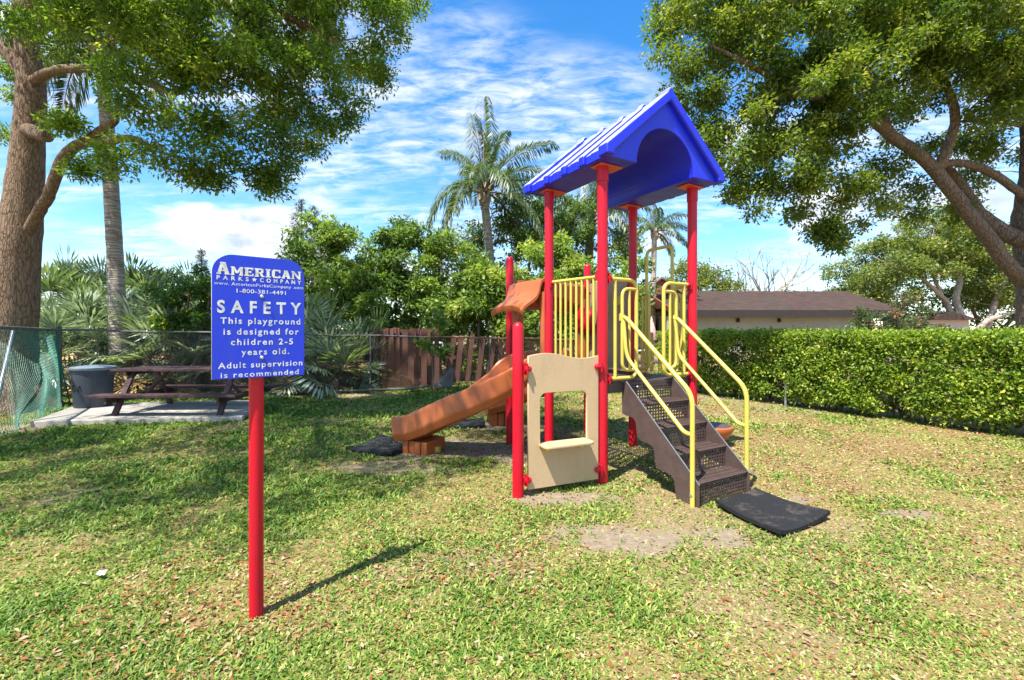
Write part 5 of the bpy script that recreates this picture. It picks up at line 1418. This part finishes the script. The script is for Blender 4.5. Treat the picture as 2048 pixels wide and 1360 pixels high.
def stairs():
    sL, sR, run, ris = 0.27, 0.93, 0.204, DZ/5
    N_ = -VX
    def T(s, t, z): return B0 + UX*s + N_*t + ZX*z
    st = None
    for side, s in ((0, sL), (1, sR)):
        top = [(-0.025, DZ + 0.012), (0.03, DZ + 0.012), (0.845, 0.175), (0.845, 0.0)]
        und = []
        for k in range(25):
            u = k/24
            x = 0.70 - 0.66*u; z = 0.0 + 0.62*u
            w = 0.045*math.sin(u*math.pi*2*3.0 + 0.4)
            und.append((x - w*0.7, max(-0.01, z - w*0.7)))
        poly = top + und + [(-0.025, 0.62)]
        g = G().prism(poly, B0 + UX*s, N_, ZX, UX, -0.004, 0.004)
        o = g.build('steps' if side == 0 else 'stringer', M['brown_metal'], play if side == 0 else st, bevel=0.0015)
        if side == 0: st = o
        # bare worn top edge
        G().bar(T(s, 0.03, DZ + 0.014), T(s, 0.845, 0.178), 0.010, 0.004).build('worn_edge', M['steel'], st)
        for z in (DZ - 0.05,):
            for ds in (0.05, 0.16, 0.30):
                if side == 0: G().tube([T(s + ds, 0.0, z), T(s + ds, 0.016, z)], 0.012, 10, dome=True).build('bolt', M['bolt'], st, True)
    w = sR - sL - 0.012
    for j in range(5):
        g = perf(T(sL + 0.006, j*run + 0.004, DZ - ris*(j+1) + 0.002), UX, ZX, w, ris - 0.004, 17, 5, 0.016, 0.66)
        solid(g.build('riser', M['brown_metal'], st), 0.003)
    for j in range(4):
        g = perf(T(sL + 0.006, j*run + 0.004, DZ - ris*(j+1)), UX, N_, w, run + 0.012, 20, 7, 0.012, 0.55)
        solid(g.build('tread', M['brown_metal'], st), -0.003)
        nb = G()
        for a in range(20):
            for b in range(3):
                p = T(sL + 0.03 + a*(w - 0.05)/19, j*run + 0.035 + b*0.065, DZ - ris*(j+1) + 0.004)
                nb.box(p, (0.008, 0.014, 0.006), (UX, N_, ZX))
        nb.build('tread_studs', M['brown_metal'], st)['kind'] = 'stuff'
    for s, c in ((sL - 0.028, 0.235), (sR + 0.030, 0.985)):
        g = G().tube(fillet([T(s, 0.80, -0.10), T(s, 0.80, 0.90), T(s, 0.05, 1.545), T((s + c)/2, -0.035, 1.548)], 0.10, 7), 0.0195, 12)
        h = g.build('handrail', M['yellow'], play, True)
        G().tube(fillet([T(s, 0.80, 0.575), T(s, 0.72, 0.58), T(s, 0.06, 1.17), T(s, 0.02, 1.545)], 0.09, 6), 0.0175, 12).build('lower_rail', M['yellow'], h, True)
        G().box(T(c, 0.002, 1.545), (0.055, 0.03, 0.07), (UX, N_, ZX)).build('bracket', M['yellow'], h, bevel=0.004)
        G().tube([T(s, 0.80, 0.09), T(s - 0.022, 0.80, 0.09)], 0.013, 8).build('bolt', M['bolt'], h, True)
stairs()
def window_panel():
    top = []
    for k in range(17):
        u = k/16; s = 0.798 - (0.798 - 0.082)*u
        top.append((s, 1.195 + 0.026*math.sin((1-u)*2*math.pi*0.95 + 0.15)))
    outer = [(0.082, 0.055), (0.798, 0.055)] + top
    hole = arc(0.673 - 0.06, 0.875 - 0.06, 0.06, 0, 90, 5) + arc(0.196 + 0.06, 0.875 - 0.06, 0.06, 90, 180, 5) + [(0.196, 0.40), (0.673, 0.40)]
    m = frame_mtx(A0 + PN*0.02, PA, ZX, -PN)
    p = plate('window_panel', outer, [hole], 0.022, m, M['tan'], play, 0.003)
    m2 = frame_mtx(A0 + PN*0.02 + ZX*0.425, PA, PN, ZX)
    sh = plate('shelf', [(0.185, -0.05), (0.685, -0.05)] + arc(0.635, 0.09, 0.05, 0, 90, 4) + arc(0.235, 0.09, 0.05, 90, 180, 4), [], 0.022, m2, M['tan'], p, 0.003)
    for s in (0.255, 0.60):
        b = G().box(A0 + PA*s + PN*0.045 + ZX*0.392, (0.05, 0.03, 0.045), (PA, PN, ZX)).build('bracket', M['yellow'], p, bevel=0.003)
        G().tube([A0 + PA*s + PN*0.055 + ZX*0.392, A0 + PA*s + PN*0.07 + ZX*0.392], 0.011, 8).build('bolt', M['bolt'], b)
        G().tube([A0 + PA*s + PN*0.07 + ZX*0.434, A0 + PA*s + PN*0.07 + ZX*0.440], 0.010, 8).build('bolt', M['bolt'], sh)
    for z in (1.09, 0.145):
        clamp(A0 + PN*0.045 + ZX*z, PA, 0.035, 0.026); clamp(B0 + PN*0.045 + ZX*z, -PA, 0.045, 0.026)
window_panel()
def loft(path, section, close_ends=True):
    """sweep a closed (side, up) section along a path, kept upright"""
    pts = [Vector(p) for p in path]; n = len(pts); m = len(section)
    vs_ = []; fs = []
    for i in range(n):
        t = (pts[min(n-1, i+1)] - pts[max(0, i-1)]); t.z *= 0.55; t.normalize()
        sd = t.cross(ZX).normalized(); up = sd.cross(t).normalized()
        for (a, b) in section: vs_.append(pts[i] + sd*a + up*b)
    for i in range(n-1):
        for k in range(m):
            k2 = (k+1) % m
            fs.append((i*m+k, i*m+k2, (i+1)*m+k2, (i+1)*m+k))
    g = G().add(vs_, fs)
    if close_ends:
        g.f.append(tuple(reversed(range(m)))); g.f.append(tuple((n-1)*m+k for k in range(m)))
    return g
SEC = [(-.27, .155), (-.262, .185), (-.24, .195), (-.22, .18), (-.205, .10), (-.175, .025), (-.11, 0), (.11, 0), (.175, .025), (.205, .10), (.22, .18), (.24, .195), (.262, .185), (.27, .155),
       (.262, .04), (.268, .02), (.262, 0.0), (.235, -.06), (.13, -.085), (-.13, -.085), (-.235, -.06), (-.262, 0.0), (-.268, .02), (-.262, .04)]
def hood(o, ax, out, w0, w1, name, zh, aw):
    """moulded slide entrance: two jambs, header and a wavy awning"""
    def q(w, d, z): return o + ax*w + out*d + ZX*z
    prof = [(0, 0.012, 1.955), (0, 0.0, 2.0)]
    sec = [(-0.02, 1.68), (-0.02, 2.0), (0.06, 2.015), (0.13, 1.995)]
    awn = [(-0.03, 1.985), (0.03, 2.0), (0.075, 1.985), (0.10, 1.93), (0.115, 1.87), (0.15, 1.815), (0.21, 1.775), (0.28, 1.745), (0.34, 1.71), (0.375, 1.67), (0.37, 1.635)]
    awn = [(d*aw, z + zh) for d, z in awn]
    nW = 12
    vs_ = []; fs = []
    m = len(awn)
    for lay in (0, 1):
        for i in range(nW+1):
            u = i/nW; w = w0 + (w1 - w0)*u
            crown = 0.045*math.sin(math.pi*u)
            edge = -0.05*abs(2*u - 1)**6
            for d, z in awn:
                k = d/0.4
                vs_.append(q(w, d - (0.012 if lay else 0), z + crown*k + edge*k*0.8 - (0.028 if lay else 0)))
    off = (nW+1)*m
    for i in range(nW):
        for j in range(m-1):
            a = i*m + j
            fs.append((a, a+1, a+m+1, a+m)); fs.append((off+a, off+a+m, off+a+m+1, off+a+1))
    for i in range(nW):
        a = i*m + m-1; fs.append((a, off+a, off+a+m, a+m)); a = i*m; fs.append((a, a+m, off+a+m, off+a))
    for i in (0, nW):
        for j in range(m-1):
            a = i*m + j; fs.append((a, off+a, off+a+1, a+1))
    h = G().add(vs_, fs).build(name, M['orange'], play, True)
    for w in (w0 + 0.045, w1 - 0.045):
        G().tube([q(w, 0.0, DZ - 0.02), q(w, 0.005, 1.4), q(w, 0.0, 1.85 + zh)], [0.052, 0.042, 0.06], 12).build('jamb', M['orange'], h, True)
    G().prism([(w0, 1.70 + zh), (w0 + 0.14, 1.70 + zh)] + [(w0 + 0.14 + (w1 - w0 - 0.28)*k/10, 1.70 + zh + 0.10*math.sin(math.pi*k/10)) for k in range(1, 10)] + [(w1 - 0.14, 1.70 + zh), (w1, 1.70 + zh), (w1, 1.97 + zh), (w0, 1.97 + zh)],
              o, ax, ZX, out, -0.035, 0.02).build('header', M['orange'], h, bevel=0.012)
    return h
def slides():
    path = bez([V(0.33, 5.44, 0.925), V(0.12, 5.32, 0.915), V(-0.14, 5.20, 0.735), V(-0.50, 5.19, 0.535), V(-0.90, 5.33, 0.325), V(-1.10, 5.42, 0.235), V(-1.27, 5.50, 0.205)], 6)
    s = loft(path, [(a*1.0, b*1.12 if b > 0 else b*1.1) for a, b in SEC]).build('slide', M['orange'], play, True, bevel=0.0)
    end = path[-1]; d = (path[-1] - path[-4]); d.z = 0; d.normalize(); sd = d.cross(ZX)
    for k in range(4):
        c = end - d*(0.13 + k*0.085)
        G().box(V(c.x, c.y, 0.065), (0.080, 0.40 - 0.02*(k % 2), 0.17), (d, sd, ZX)).build('foot_block', M['orange'], s, bevel=0.012)
    G().box(V(end.x, end.y, 0.035) - d*0.44, (0.06, 0.05, 0.07), (d, sd, ZX)).build('anchor_foot', M['yellow'], s)
    G().tube(fillet([end + sd*-.20 + V(0, 0, 0.19), end + sd*-.215 + V(0, 0, .02) + d*.005, end + sd*.215 + V(0, 0, .02) + d*.005, end + sd*.20 + V(0, 0, .19)], 0.06), 0.012, 8).build('exit_lip', M['orange'], s, True)
    hood(W(0, DL, 0), VX, -UX, 0.05, 0.76, 'slide_hood', 0.0, 0.86)
    # second slide curls off the far end and out to the left
    path2 = bez([W(0.62, 2*DL - 0.06, 0.925), W(0.64, 2*DL + 0.16, 0.90), V(0.62, 6.52, 0.74), V(0.48, 6.88, 0.56), V(0.14, 7.02, 0.42), V(-0.18, 6.98, 0.31), V(-0.42, 6.92, 0.27)], 6)
    s2 = loft(path2, [(a*1.05, b*1.25) for a, b in SEC]).build('slide', M['orange'], play, True)
    s2['label'] = 'curved orange slide at the far end of the playset'
    end = path2[-1]; d = (path2[-1] - path2[-4]); d.z = 0; d.normalize(); sd = d.cross(ZX)
    for k in range(3):
        c = end - d*(0.12 + k*0.10)
        G().box(V(c.x, c.y, 0.09), (0.088, 0.36 - 0.02*(k % 2), 0.20), (d, sd, ZX)).build('foot_block', M['orange'], s2, bevel=0.012)
    hood(W(0, 2*DL, 0), UX, VX, 0.10, DW - 0.07, 'slide_hood', 0.07, 0.8)
slides()
def far_panels():
    top = [(0.80 - 0.73*k/10, 2.10 - 0.03*math.cos(k/10*math.pi*2)) for k in range(11)]
    p = plate('side_panel', [(0.07, DZ + 0.02), (0.80, DZ + 0.02)] + top, [], 0.022, frame_mtx(W(DW - 0.012, DL, 0), VX, ZX, UX), M['tan_shaded'], play, 0.003)
    for v, z in ((0.25, 1.80), (0.47, 1.72)):
        G().box(W(DW - 0.034, DL + v, z), (0.02, 0.14, 0.11), (UX, VX, ZX)).build('play_plate', M['yellow'], p, bevel=0.01)
    for z in (1.25, 1.95): clamp(W(DW - .012, DL, z), VX, 0.04, 0.024); clamp(W(DW - .012, 2*DL, z), -VX, 0.04, 0.024)
    c = W(1.15, 2*DL - 0.06, 1.56)
    g = G(); n = 20; vs_ = []; fs = []
    prof = [(0.205, 0.0), (0.205, 0.02), (0.18, 0.05), (0.13, 0.085), (0.07, 0.105), (0.0, 0.11)]
    g.lathe(prof, (0, 0, 0), 24)
    me = g.mesh('bubble', True)
    me.transform(frame_mtx(c, VX, ZX, -UX))
    o = link_mesh('bubble', me, M['red'], play)
    G().tube([c + ZX*-0.64, c + ZX*0.3], 0.03, 10).build('bubble_stand', M['orange'], o, True)
    # low pod step on the right
    pc = W(DW + 0.92, 0.42, 0)
    g = G().lathe([(0.07, -0.03), (0.085, 0.02), (0.15, 0.07), (0.215, 0.16), (0.235, 0.205), (0.232, 0.235), (0.21, 0.245)], pc, 26)
    pod = g.build('pod_step', M['orange'], play, True)
    G().lathe([(0.205, 0.243), (0.20, 0.250), (0.0, 0.252)], pc, 26).build('tread_pad', M['brown_metal'], pod, True)
far_panels()

# ------------------------------------------------------------------ rubber mats
def mat_obj(c4, label, curl, th=0.035, seed=1):
    n = 14; q = random.Random(seed); vs_ = []; fs = []
    for lay in (0, 1):
        for j in range(n+1):
            for i in range(n+1):
                u, w = i/n, j/n
                p = (c4[0]*(1-u) + c4[1]*u)*(1-w) + (c4[3]*(1-u) + c4[2]*u)*w
                z = 0.012 + th*lay + curl*(abs(2*u-1)**3*abs(2*w-1)**1.5) + 0.006*math.sin(u*5 + w*3)
                vs_.append(V(p.x, p.y, z))
    m = (n+1)**2
    for j in range(n):
        for i in range(n):
            a = j*(n+1) + i
            fs.append((a, a+n+1, a+n+2, a+1)); fs.append((m+a, m+a+1, m+a+n+2, m+a+n+1))
    for i in range(n):
        for a, b in ((i, i+1), (n*(n+1)+i+1, n*(n+1)+i), ((i+1)*(n+1), i*(n+1)), (i*(n+1)+n, (i+1)*(n+1)+n)):
            fs.append((a, b, m+b, m+a))
    o = G().add(vs_, fs).build('rubber_mat', M['mat_top'], smooth=True)
    return tag(o, label, 'rubber mat', 'black rubber mats round the playset')
def mat_top():
    m, N, L, b = nodes('dusty_black_rubber')
    tc = N.new('ShaderNodeTexCoord')
    n1 = N.new('ShaderNodeTexNoise'); n1.inputs['Scale'].default_value = 5; n1.inputs['Detail'].default_value = 9; n1.inputs['Roughness'].default_value = 0.75
    n2 = N.new('ShaderNodeTexNoise'); n2.inputs['Scale'].default_value = 190; n2.inputs['Detail'].default_value = 3
    for q in (n1, n2): L.new(tc.outputs['Object'], q.inputs['Vector'])
    cr = N.new('ShaderNodeValToRGB'); e = cr.color_ramp.elements
    e[0].position = 0.52; e[0].color = (0.022, 0.022, 0.024, 1); e[1].position = 0.72; e[1].color = (0.16, 0.13, 0.11, 1)
    L.new(n1.outputs[0], cr.inputs[0])
    mx = N.new('ShaderNodeMix'); mx.data_type = 'RGBA'; mx.blend_type = 'MULTIPLY'; mx.inputs[0].default_value = 0.8
    c2 = N.new('ShaderNodeValToRGB'); c2.color_ramp.elements[0].position = 0.35; c2.color_ramp.elements[1].position = 0.65
    L.new(n2.outputs[0], c2.inputs[0]); L.new(cr.outputs[0], mx.inputs[6]); L.new(c2.outputs[0], mx.inputs[7])
    L.new(mx.outputs[2], b.inputs['Base Color']); b.inputs['Roughness'].default_value = 0.8; b.inputs['Specular IOR Level'].default_value = 0.3
    bp = N.new('ShaderNodeBump'); bp.inputs['Strength'].default_value = 0.5; bp.inputs['Distance'].default_value = 0.004
    L.new(n2.outputs[0], bp.inputs['Height']); L.new(bp.outputs[0], b.inputs['Normal'])
    return m
M['mat_top'] = mat_top()
mat_obj([Vector(p) for p in MAT], 'thick black rubber mat with curled corners at the foot of the brown steps', 0.025, 0.028, 1)
c = V(-1.62, 5.55, 0); d = V(-0.95, 0.35, 0).normalized(); sdv = V(-d.y, d.x, 0)
mat_obj([c - d*.42 + sdv*.34, c + d*.22 + sdv*.34, c + d*.22 - sdv*.34, c - d*.42 - sdv*.34], 'black rubber mat under the exit of the near orange slide', 0.03, 0.03, 2)
c = V(-0.72, 6.9, 0); d = V(-1, -0.1, 0).normalized(); sdv = V(-d.y, d.x, 0)
mat_obj([c - d*.3 + sdv*.3, c + d*.3 + sdv*.3, c + d*.3 - sdv*.3, c - d*.3 - sdv*.3], 'black rubber mat at the exit of the far curved slide', 0.03, 0.025, 3)

# ------------------------------------------------------------------ sign
def split_letters(me, mat, par):
    """one object for each letter: joined faces, then pieces that overlap across the line (the dot of an i)"""
    n = len(me.vertices); par_ = list(range(n))
    def find(a):
        while par_[a] != a: par_[a] = par_[par_[a]]; a = par_[a]
        return a
    for e in me.edges:
        a, b = find(e.vertices[0]), find(e.vertices[1])
        if a != b: par_[a] = b
    isl = {}
    for p in me.polygons: isl.setdefault(find(p.vertices[0]), []).append(p.index)
    ax = V(0.772, 0.636, 0).normalized()
    items = []
    for k, ps in isl.items():
        xs = [me.vertices[i].co.dot(ax) for p in ps for i in me.polygons[p].vertices]
        items.append([min(xs), max(xs), ps])
    items.sort(key=lambda t: t[0]); out = []
    for it in items:
        if out and it[0] < out[-1][1] - 0.3*min(it[1] - it[0], out[-1][1] - out[-1][0]): out[-1][1] = max(out[-1][1], it[1]); out[-1][2] += it[2]
        else: out.append(it)
    for _, _, ps in out:
        g = G(); mp = {}
        for p in ps:
            f = []
            for i in me.polygons[p].vertices:
                if i not in mp: mp[i] = len(g.v); g.v.append(tuple(me.vertices[i].co))
                f.append(mp[i])
            g.f.append(tuple(f))
        g.build('letter', mat, par)
    bpy.data.meshes.remove(me)
def sign():
    base = V(-1.264, 2.250, 0)
    t = empty('safety_sign', base, 'blue safety sign with rounded top corners on a red post', 'sign')
    G().tube([base + V(0, 0, -0.1), base + V(0, 0, 0.8), base + V(0, 0, 1.60)], 0.0325, 28).build('post', M['red'], t, True)
    ax = V(0.772, 0.636, 0).normalized(); n = V(ax.y, -ax.x, 0)
    Wd, H = 0.400, 0.585
    o = base + n*0.045 - ax*(Wd*0.475) + V(0, 0, 1.182)
    th = 0.014
    m = frame_mtx(o, ax, ZX, n)
    outer = [(0, 0), (Wd, 0)] + arc(Wd - 0.085, H - 0.085, 0.085, 0, 90, 10) + arc(0.085, H - 0.085, 0.085, 90, 180, 10)
    bd = plate('board', outer, [], th, m, M['signblue'], t, 0.0015)
    core = plate('core_edge', outer, [], 0.009, frame_mtx(o - n*0.0005 - ax*0.0012, ax, ZX, n), M['white'], bd, 0.0)
    def text(s, x0, x1, yc, cap, mat, sp=1.12, off=0.0, word=1.0):
        cu = bpy.data.curves.new('lettering', 'FONT'); cu.body = s; cu.size = 1.0; cu.space_character = sp; cu.space_word = word
        cu.extrude = 0.0; cu.offset = off; cu.resolution_u = 4
        ob = bpy.data.objects.new('lettering', cu); col.objects.link(ob)
        bpy.context.view_layer.update()
        me = bpy.data.meshes.new_from_object(ob.evaluated_get(bpy.context.evaluated_depsgraph_get()))
        bpy.data.objects.remove(ob); bpy.data.curves.remove(cu)
        xs = [v.co.x for v in me.vertices]
        a, b = min(xs), max(xs); sx = (x1 - x0)/(b - a); sy = cap/0.70
        for v in me.vertices: v.co = (x0 + (v.co.x - a)*sx, yc - cap/2 + v.co.y*sy, th/2 + 0.0009)
        me.transform(m); me.materials.clear()
        split_letters(me, mat, bd)
    C = M['signcore']
    text('www. AmericanParksCompany .com', 0.008, 0.394, 0.4475, 0.0150, C, 1.05, 0.004)
    text('1-800-381-4491', 0.098, 0.312, 0.4165, 0.0190, C, 1.05, 0.008)
    text('SAFETY', 0.020, 0.384, 0.340, 0.0560, C, 1.75, 0.030)
    text('This playground', 0.033, 0.380, 0.2740, 0.0290, C, 1.28, 0.018)
    text('is designed for', 0.045, 0.372, 0.2230, 0.0290, C, 1.28, 0.018)
    text('children 2-5', 0.075, 0.345, 0.1735, 0.0290, C, 1.28, 0.018)
    text('years old.', 0.118, 0.327, 0.1250, 0.0290, C, 1.28, 0.018)
    text('Adult supervision', 0.024, 0.390, 0.0640, 0.0275, C, 1.22, 0.014)
    text('is recommended', 0.034, 0.372, 0.0190, 0.0250, C, 1.24, 0.014)
    text('PARKS', 0.018, 0.148, 0.4735, 0.0185, C, 1.9, 0.030)
    text('COMPANY', 0.196, 0.384, 0.4735, 0.0185, C, 1.9, 0.030)
    def local(x, y, z): return m @ V(x, y, z)
    st = []
    for k in range(10):
        r = 0.0120 if k % 2 == 0 else 0.005
        a = R(90 + 36*k); st.append((0.172 + r*math.cos(a), 0.4735 + r*math.sin(a)))
    G().add([local(x, y, th/2 + 0.0009) for x, y in st] + [local(0.172, 0.4735, th/2 + 0.0009)], [(i, (i+1) % 10, 10) for i in range(10)]).build('star', C, bd)
    LET = {'A': (8, [((1.3, 0), (3.8, 10), 2.0), ((6.7, 0), (4.2, 10), 2.6), ((2.2, 3.2), (5.8, 3.2), 1.5), ((0, .7), (2.9, .7), 1.4), ((5.0, .7), (8, .7), 1.4), ((2.2, 9.3), (4.6, 9.3), 1.4)]),
           'M': (10, [((1.6, 0), (1.6, 10), 2.0), ((8.4, 0), (8.4, 10), 2.4), ((1.8, 10), (5, 2.5), 2.2), ((8.2, 10), (5, 2.5), 1.8), ((0, .7), (3, .7), 1.4), ((6.8, .7), (10, .7), 1.4), ((0, 9.3), (2, 9.3), 1.4), ((8, 9.3), (10, 9.3), 1.4)]),
           'E': (7.6, [((1.9, 0), (1.9, 10), 2.5), ((0, .8), (7.2, .8), 1.6), ((0, 9.2), (7.0, 9.2), 1.6), ((2, 5), (5.4, 5), 1.5), ((6.9, 0), (6.9, 3), 1.3), ((6.7, 7), (6.7, 10), 1.3), ((5.2, 3.8), (5.2, 6.2), 1.0)]),
           'R': (8.2, [((1.9, 0), (1.9, 10), 2.5), ((0, 9.2), (6, 9.2), 1.6), ((6.3, 9.6), (6.3, 5), 2.0), ((2, 5), (6.4, 5), 1.5), ((4.6, 5), (6.8, 0), 2.3), ((0, .7), (3.6, .7), 1.4), ((6, .7), (8.2, .7), 1.4)]),
           'I': (4.4, [((2.2, 0), (2.2, 10), 2.5), ((0, .7), (4.4, .7), 1.4), ((0, 9.3), (4.4, 9.3), 1.4)]),
           'C': (7.8, [((1.5, 1.4), (1.5, 8.6), 2.6), ((1.2, 9.2), (7, 9.2), 1.6), ((1.2, .8), (7, .8), 1.6), ((7, 6.4), (7, 10), 1.4), ((7, 0), (7, 2.8), 1.4)]),
           'N': (8.8, [((1.5, 0), (1.5, 10), 1.7), ((7.4, 0), (7.4, 10), 1.7), ((1.5, 9.6), (7.4, .4), 2.4), ((0, .7), (3, .7), 1.4), ((0, 9.3), (2, 9.3), 1.4), ((5.9, 9.3), (8.8, 9.3), 1.4)])}
    word = 'AMERICAN'; gap = 0.9
    tot = sum(LET[c][0]*(1.28 if i == 0 else 1) for i, c in enumerate(word)) + gap*7
    x = 0.0; k = (0.383 - 0.017)/tot; lay = 0
    for i, ch in enumerate(word):
        w, strokes = LET[ch]; f = 1.28 if i == 0 else 1.0
        hk = 0.0405/10*(1.42 if i == 0 else 1.0); g = G()
        for (a, b, sw) in strokes:
            lay += 1
            pa = V(0.017 + (x + a[0]*f)*k, 0.4885 + a[1]*hk, 0); pb = V(0.017 + (x + b[0]*f)*k, 0.4885 + b[1]*hk, 0)
            d = (pb - pa); l = d.length; d.normalize(); s = V(-d.y, d.x, 0)*sw*0.5*0.0043
            if abs(d.y) > 0.3: s = V(sw*0.5*k*f, 0, 0)
            zz = th/2 + 0.0007 + 0.00012*(lay % 9)
            g.add([local(p.x, p.y, zz) for p in (pa - s, pb - s, pb + s, pa + s)], [(0, 1, 2, 3)])
        x += w*f + gap
        g.build('letter', M['signlogo'], bd)
    for y in (0.393, 0.096):
        p = local(Wd*0.525 - 0.006, y, th/2)
        G().tube([p, p + n*0.005], 0.010, 14, dome=True).build('bolt', M['bolt'], bd, True)
        G().tube([p - n*0.05, p], 0.006, 8).build('bolt_shank', M['bolt'], bd, True)
sign()
# scrap of paper on the grass
p = PG(202, 1158)
g = G(); q = random.Random(2); vs_ = []; fs = []
for j in range(4):
    for i in range(5): vs_.append(p + V((i - 2)*0.012 + q.uniform(-.003, .003), (j - 1.5)*0.013 + q.uniform(-.003, .003), 0.034 + q.uniform(-.006, .009)))
for j in range(3):
    for i in range(4): fs.append((j*5+i, j*5+i+1, (j+1)*5+i+1, (j+1)*5+i))
o = g.add(vs_, fs).build('paper_scrap', M['white']); solid(o, 0.001)
tag(o, 'small crumpled white paper scrap on the grass at the lower left', 'paper')
print('objects', len(bpy.data.objects), 'tris', sum(sum(len(q.vertices) - 2 for q in m.polygons) if len(m.polygons) < 20000 else len(m.polygons)*2 for m in bpy.data.meshes))
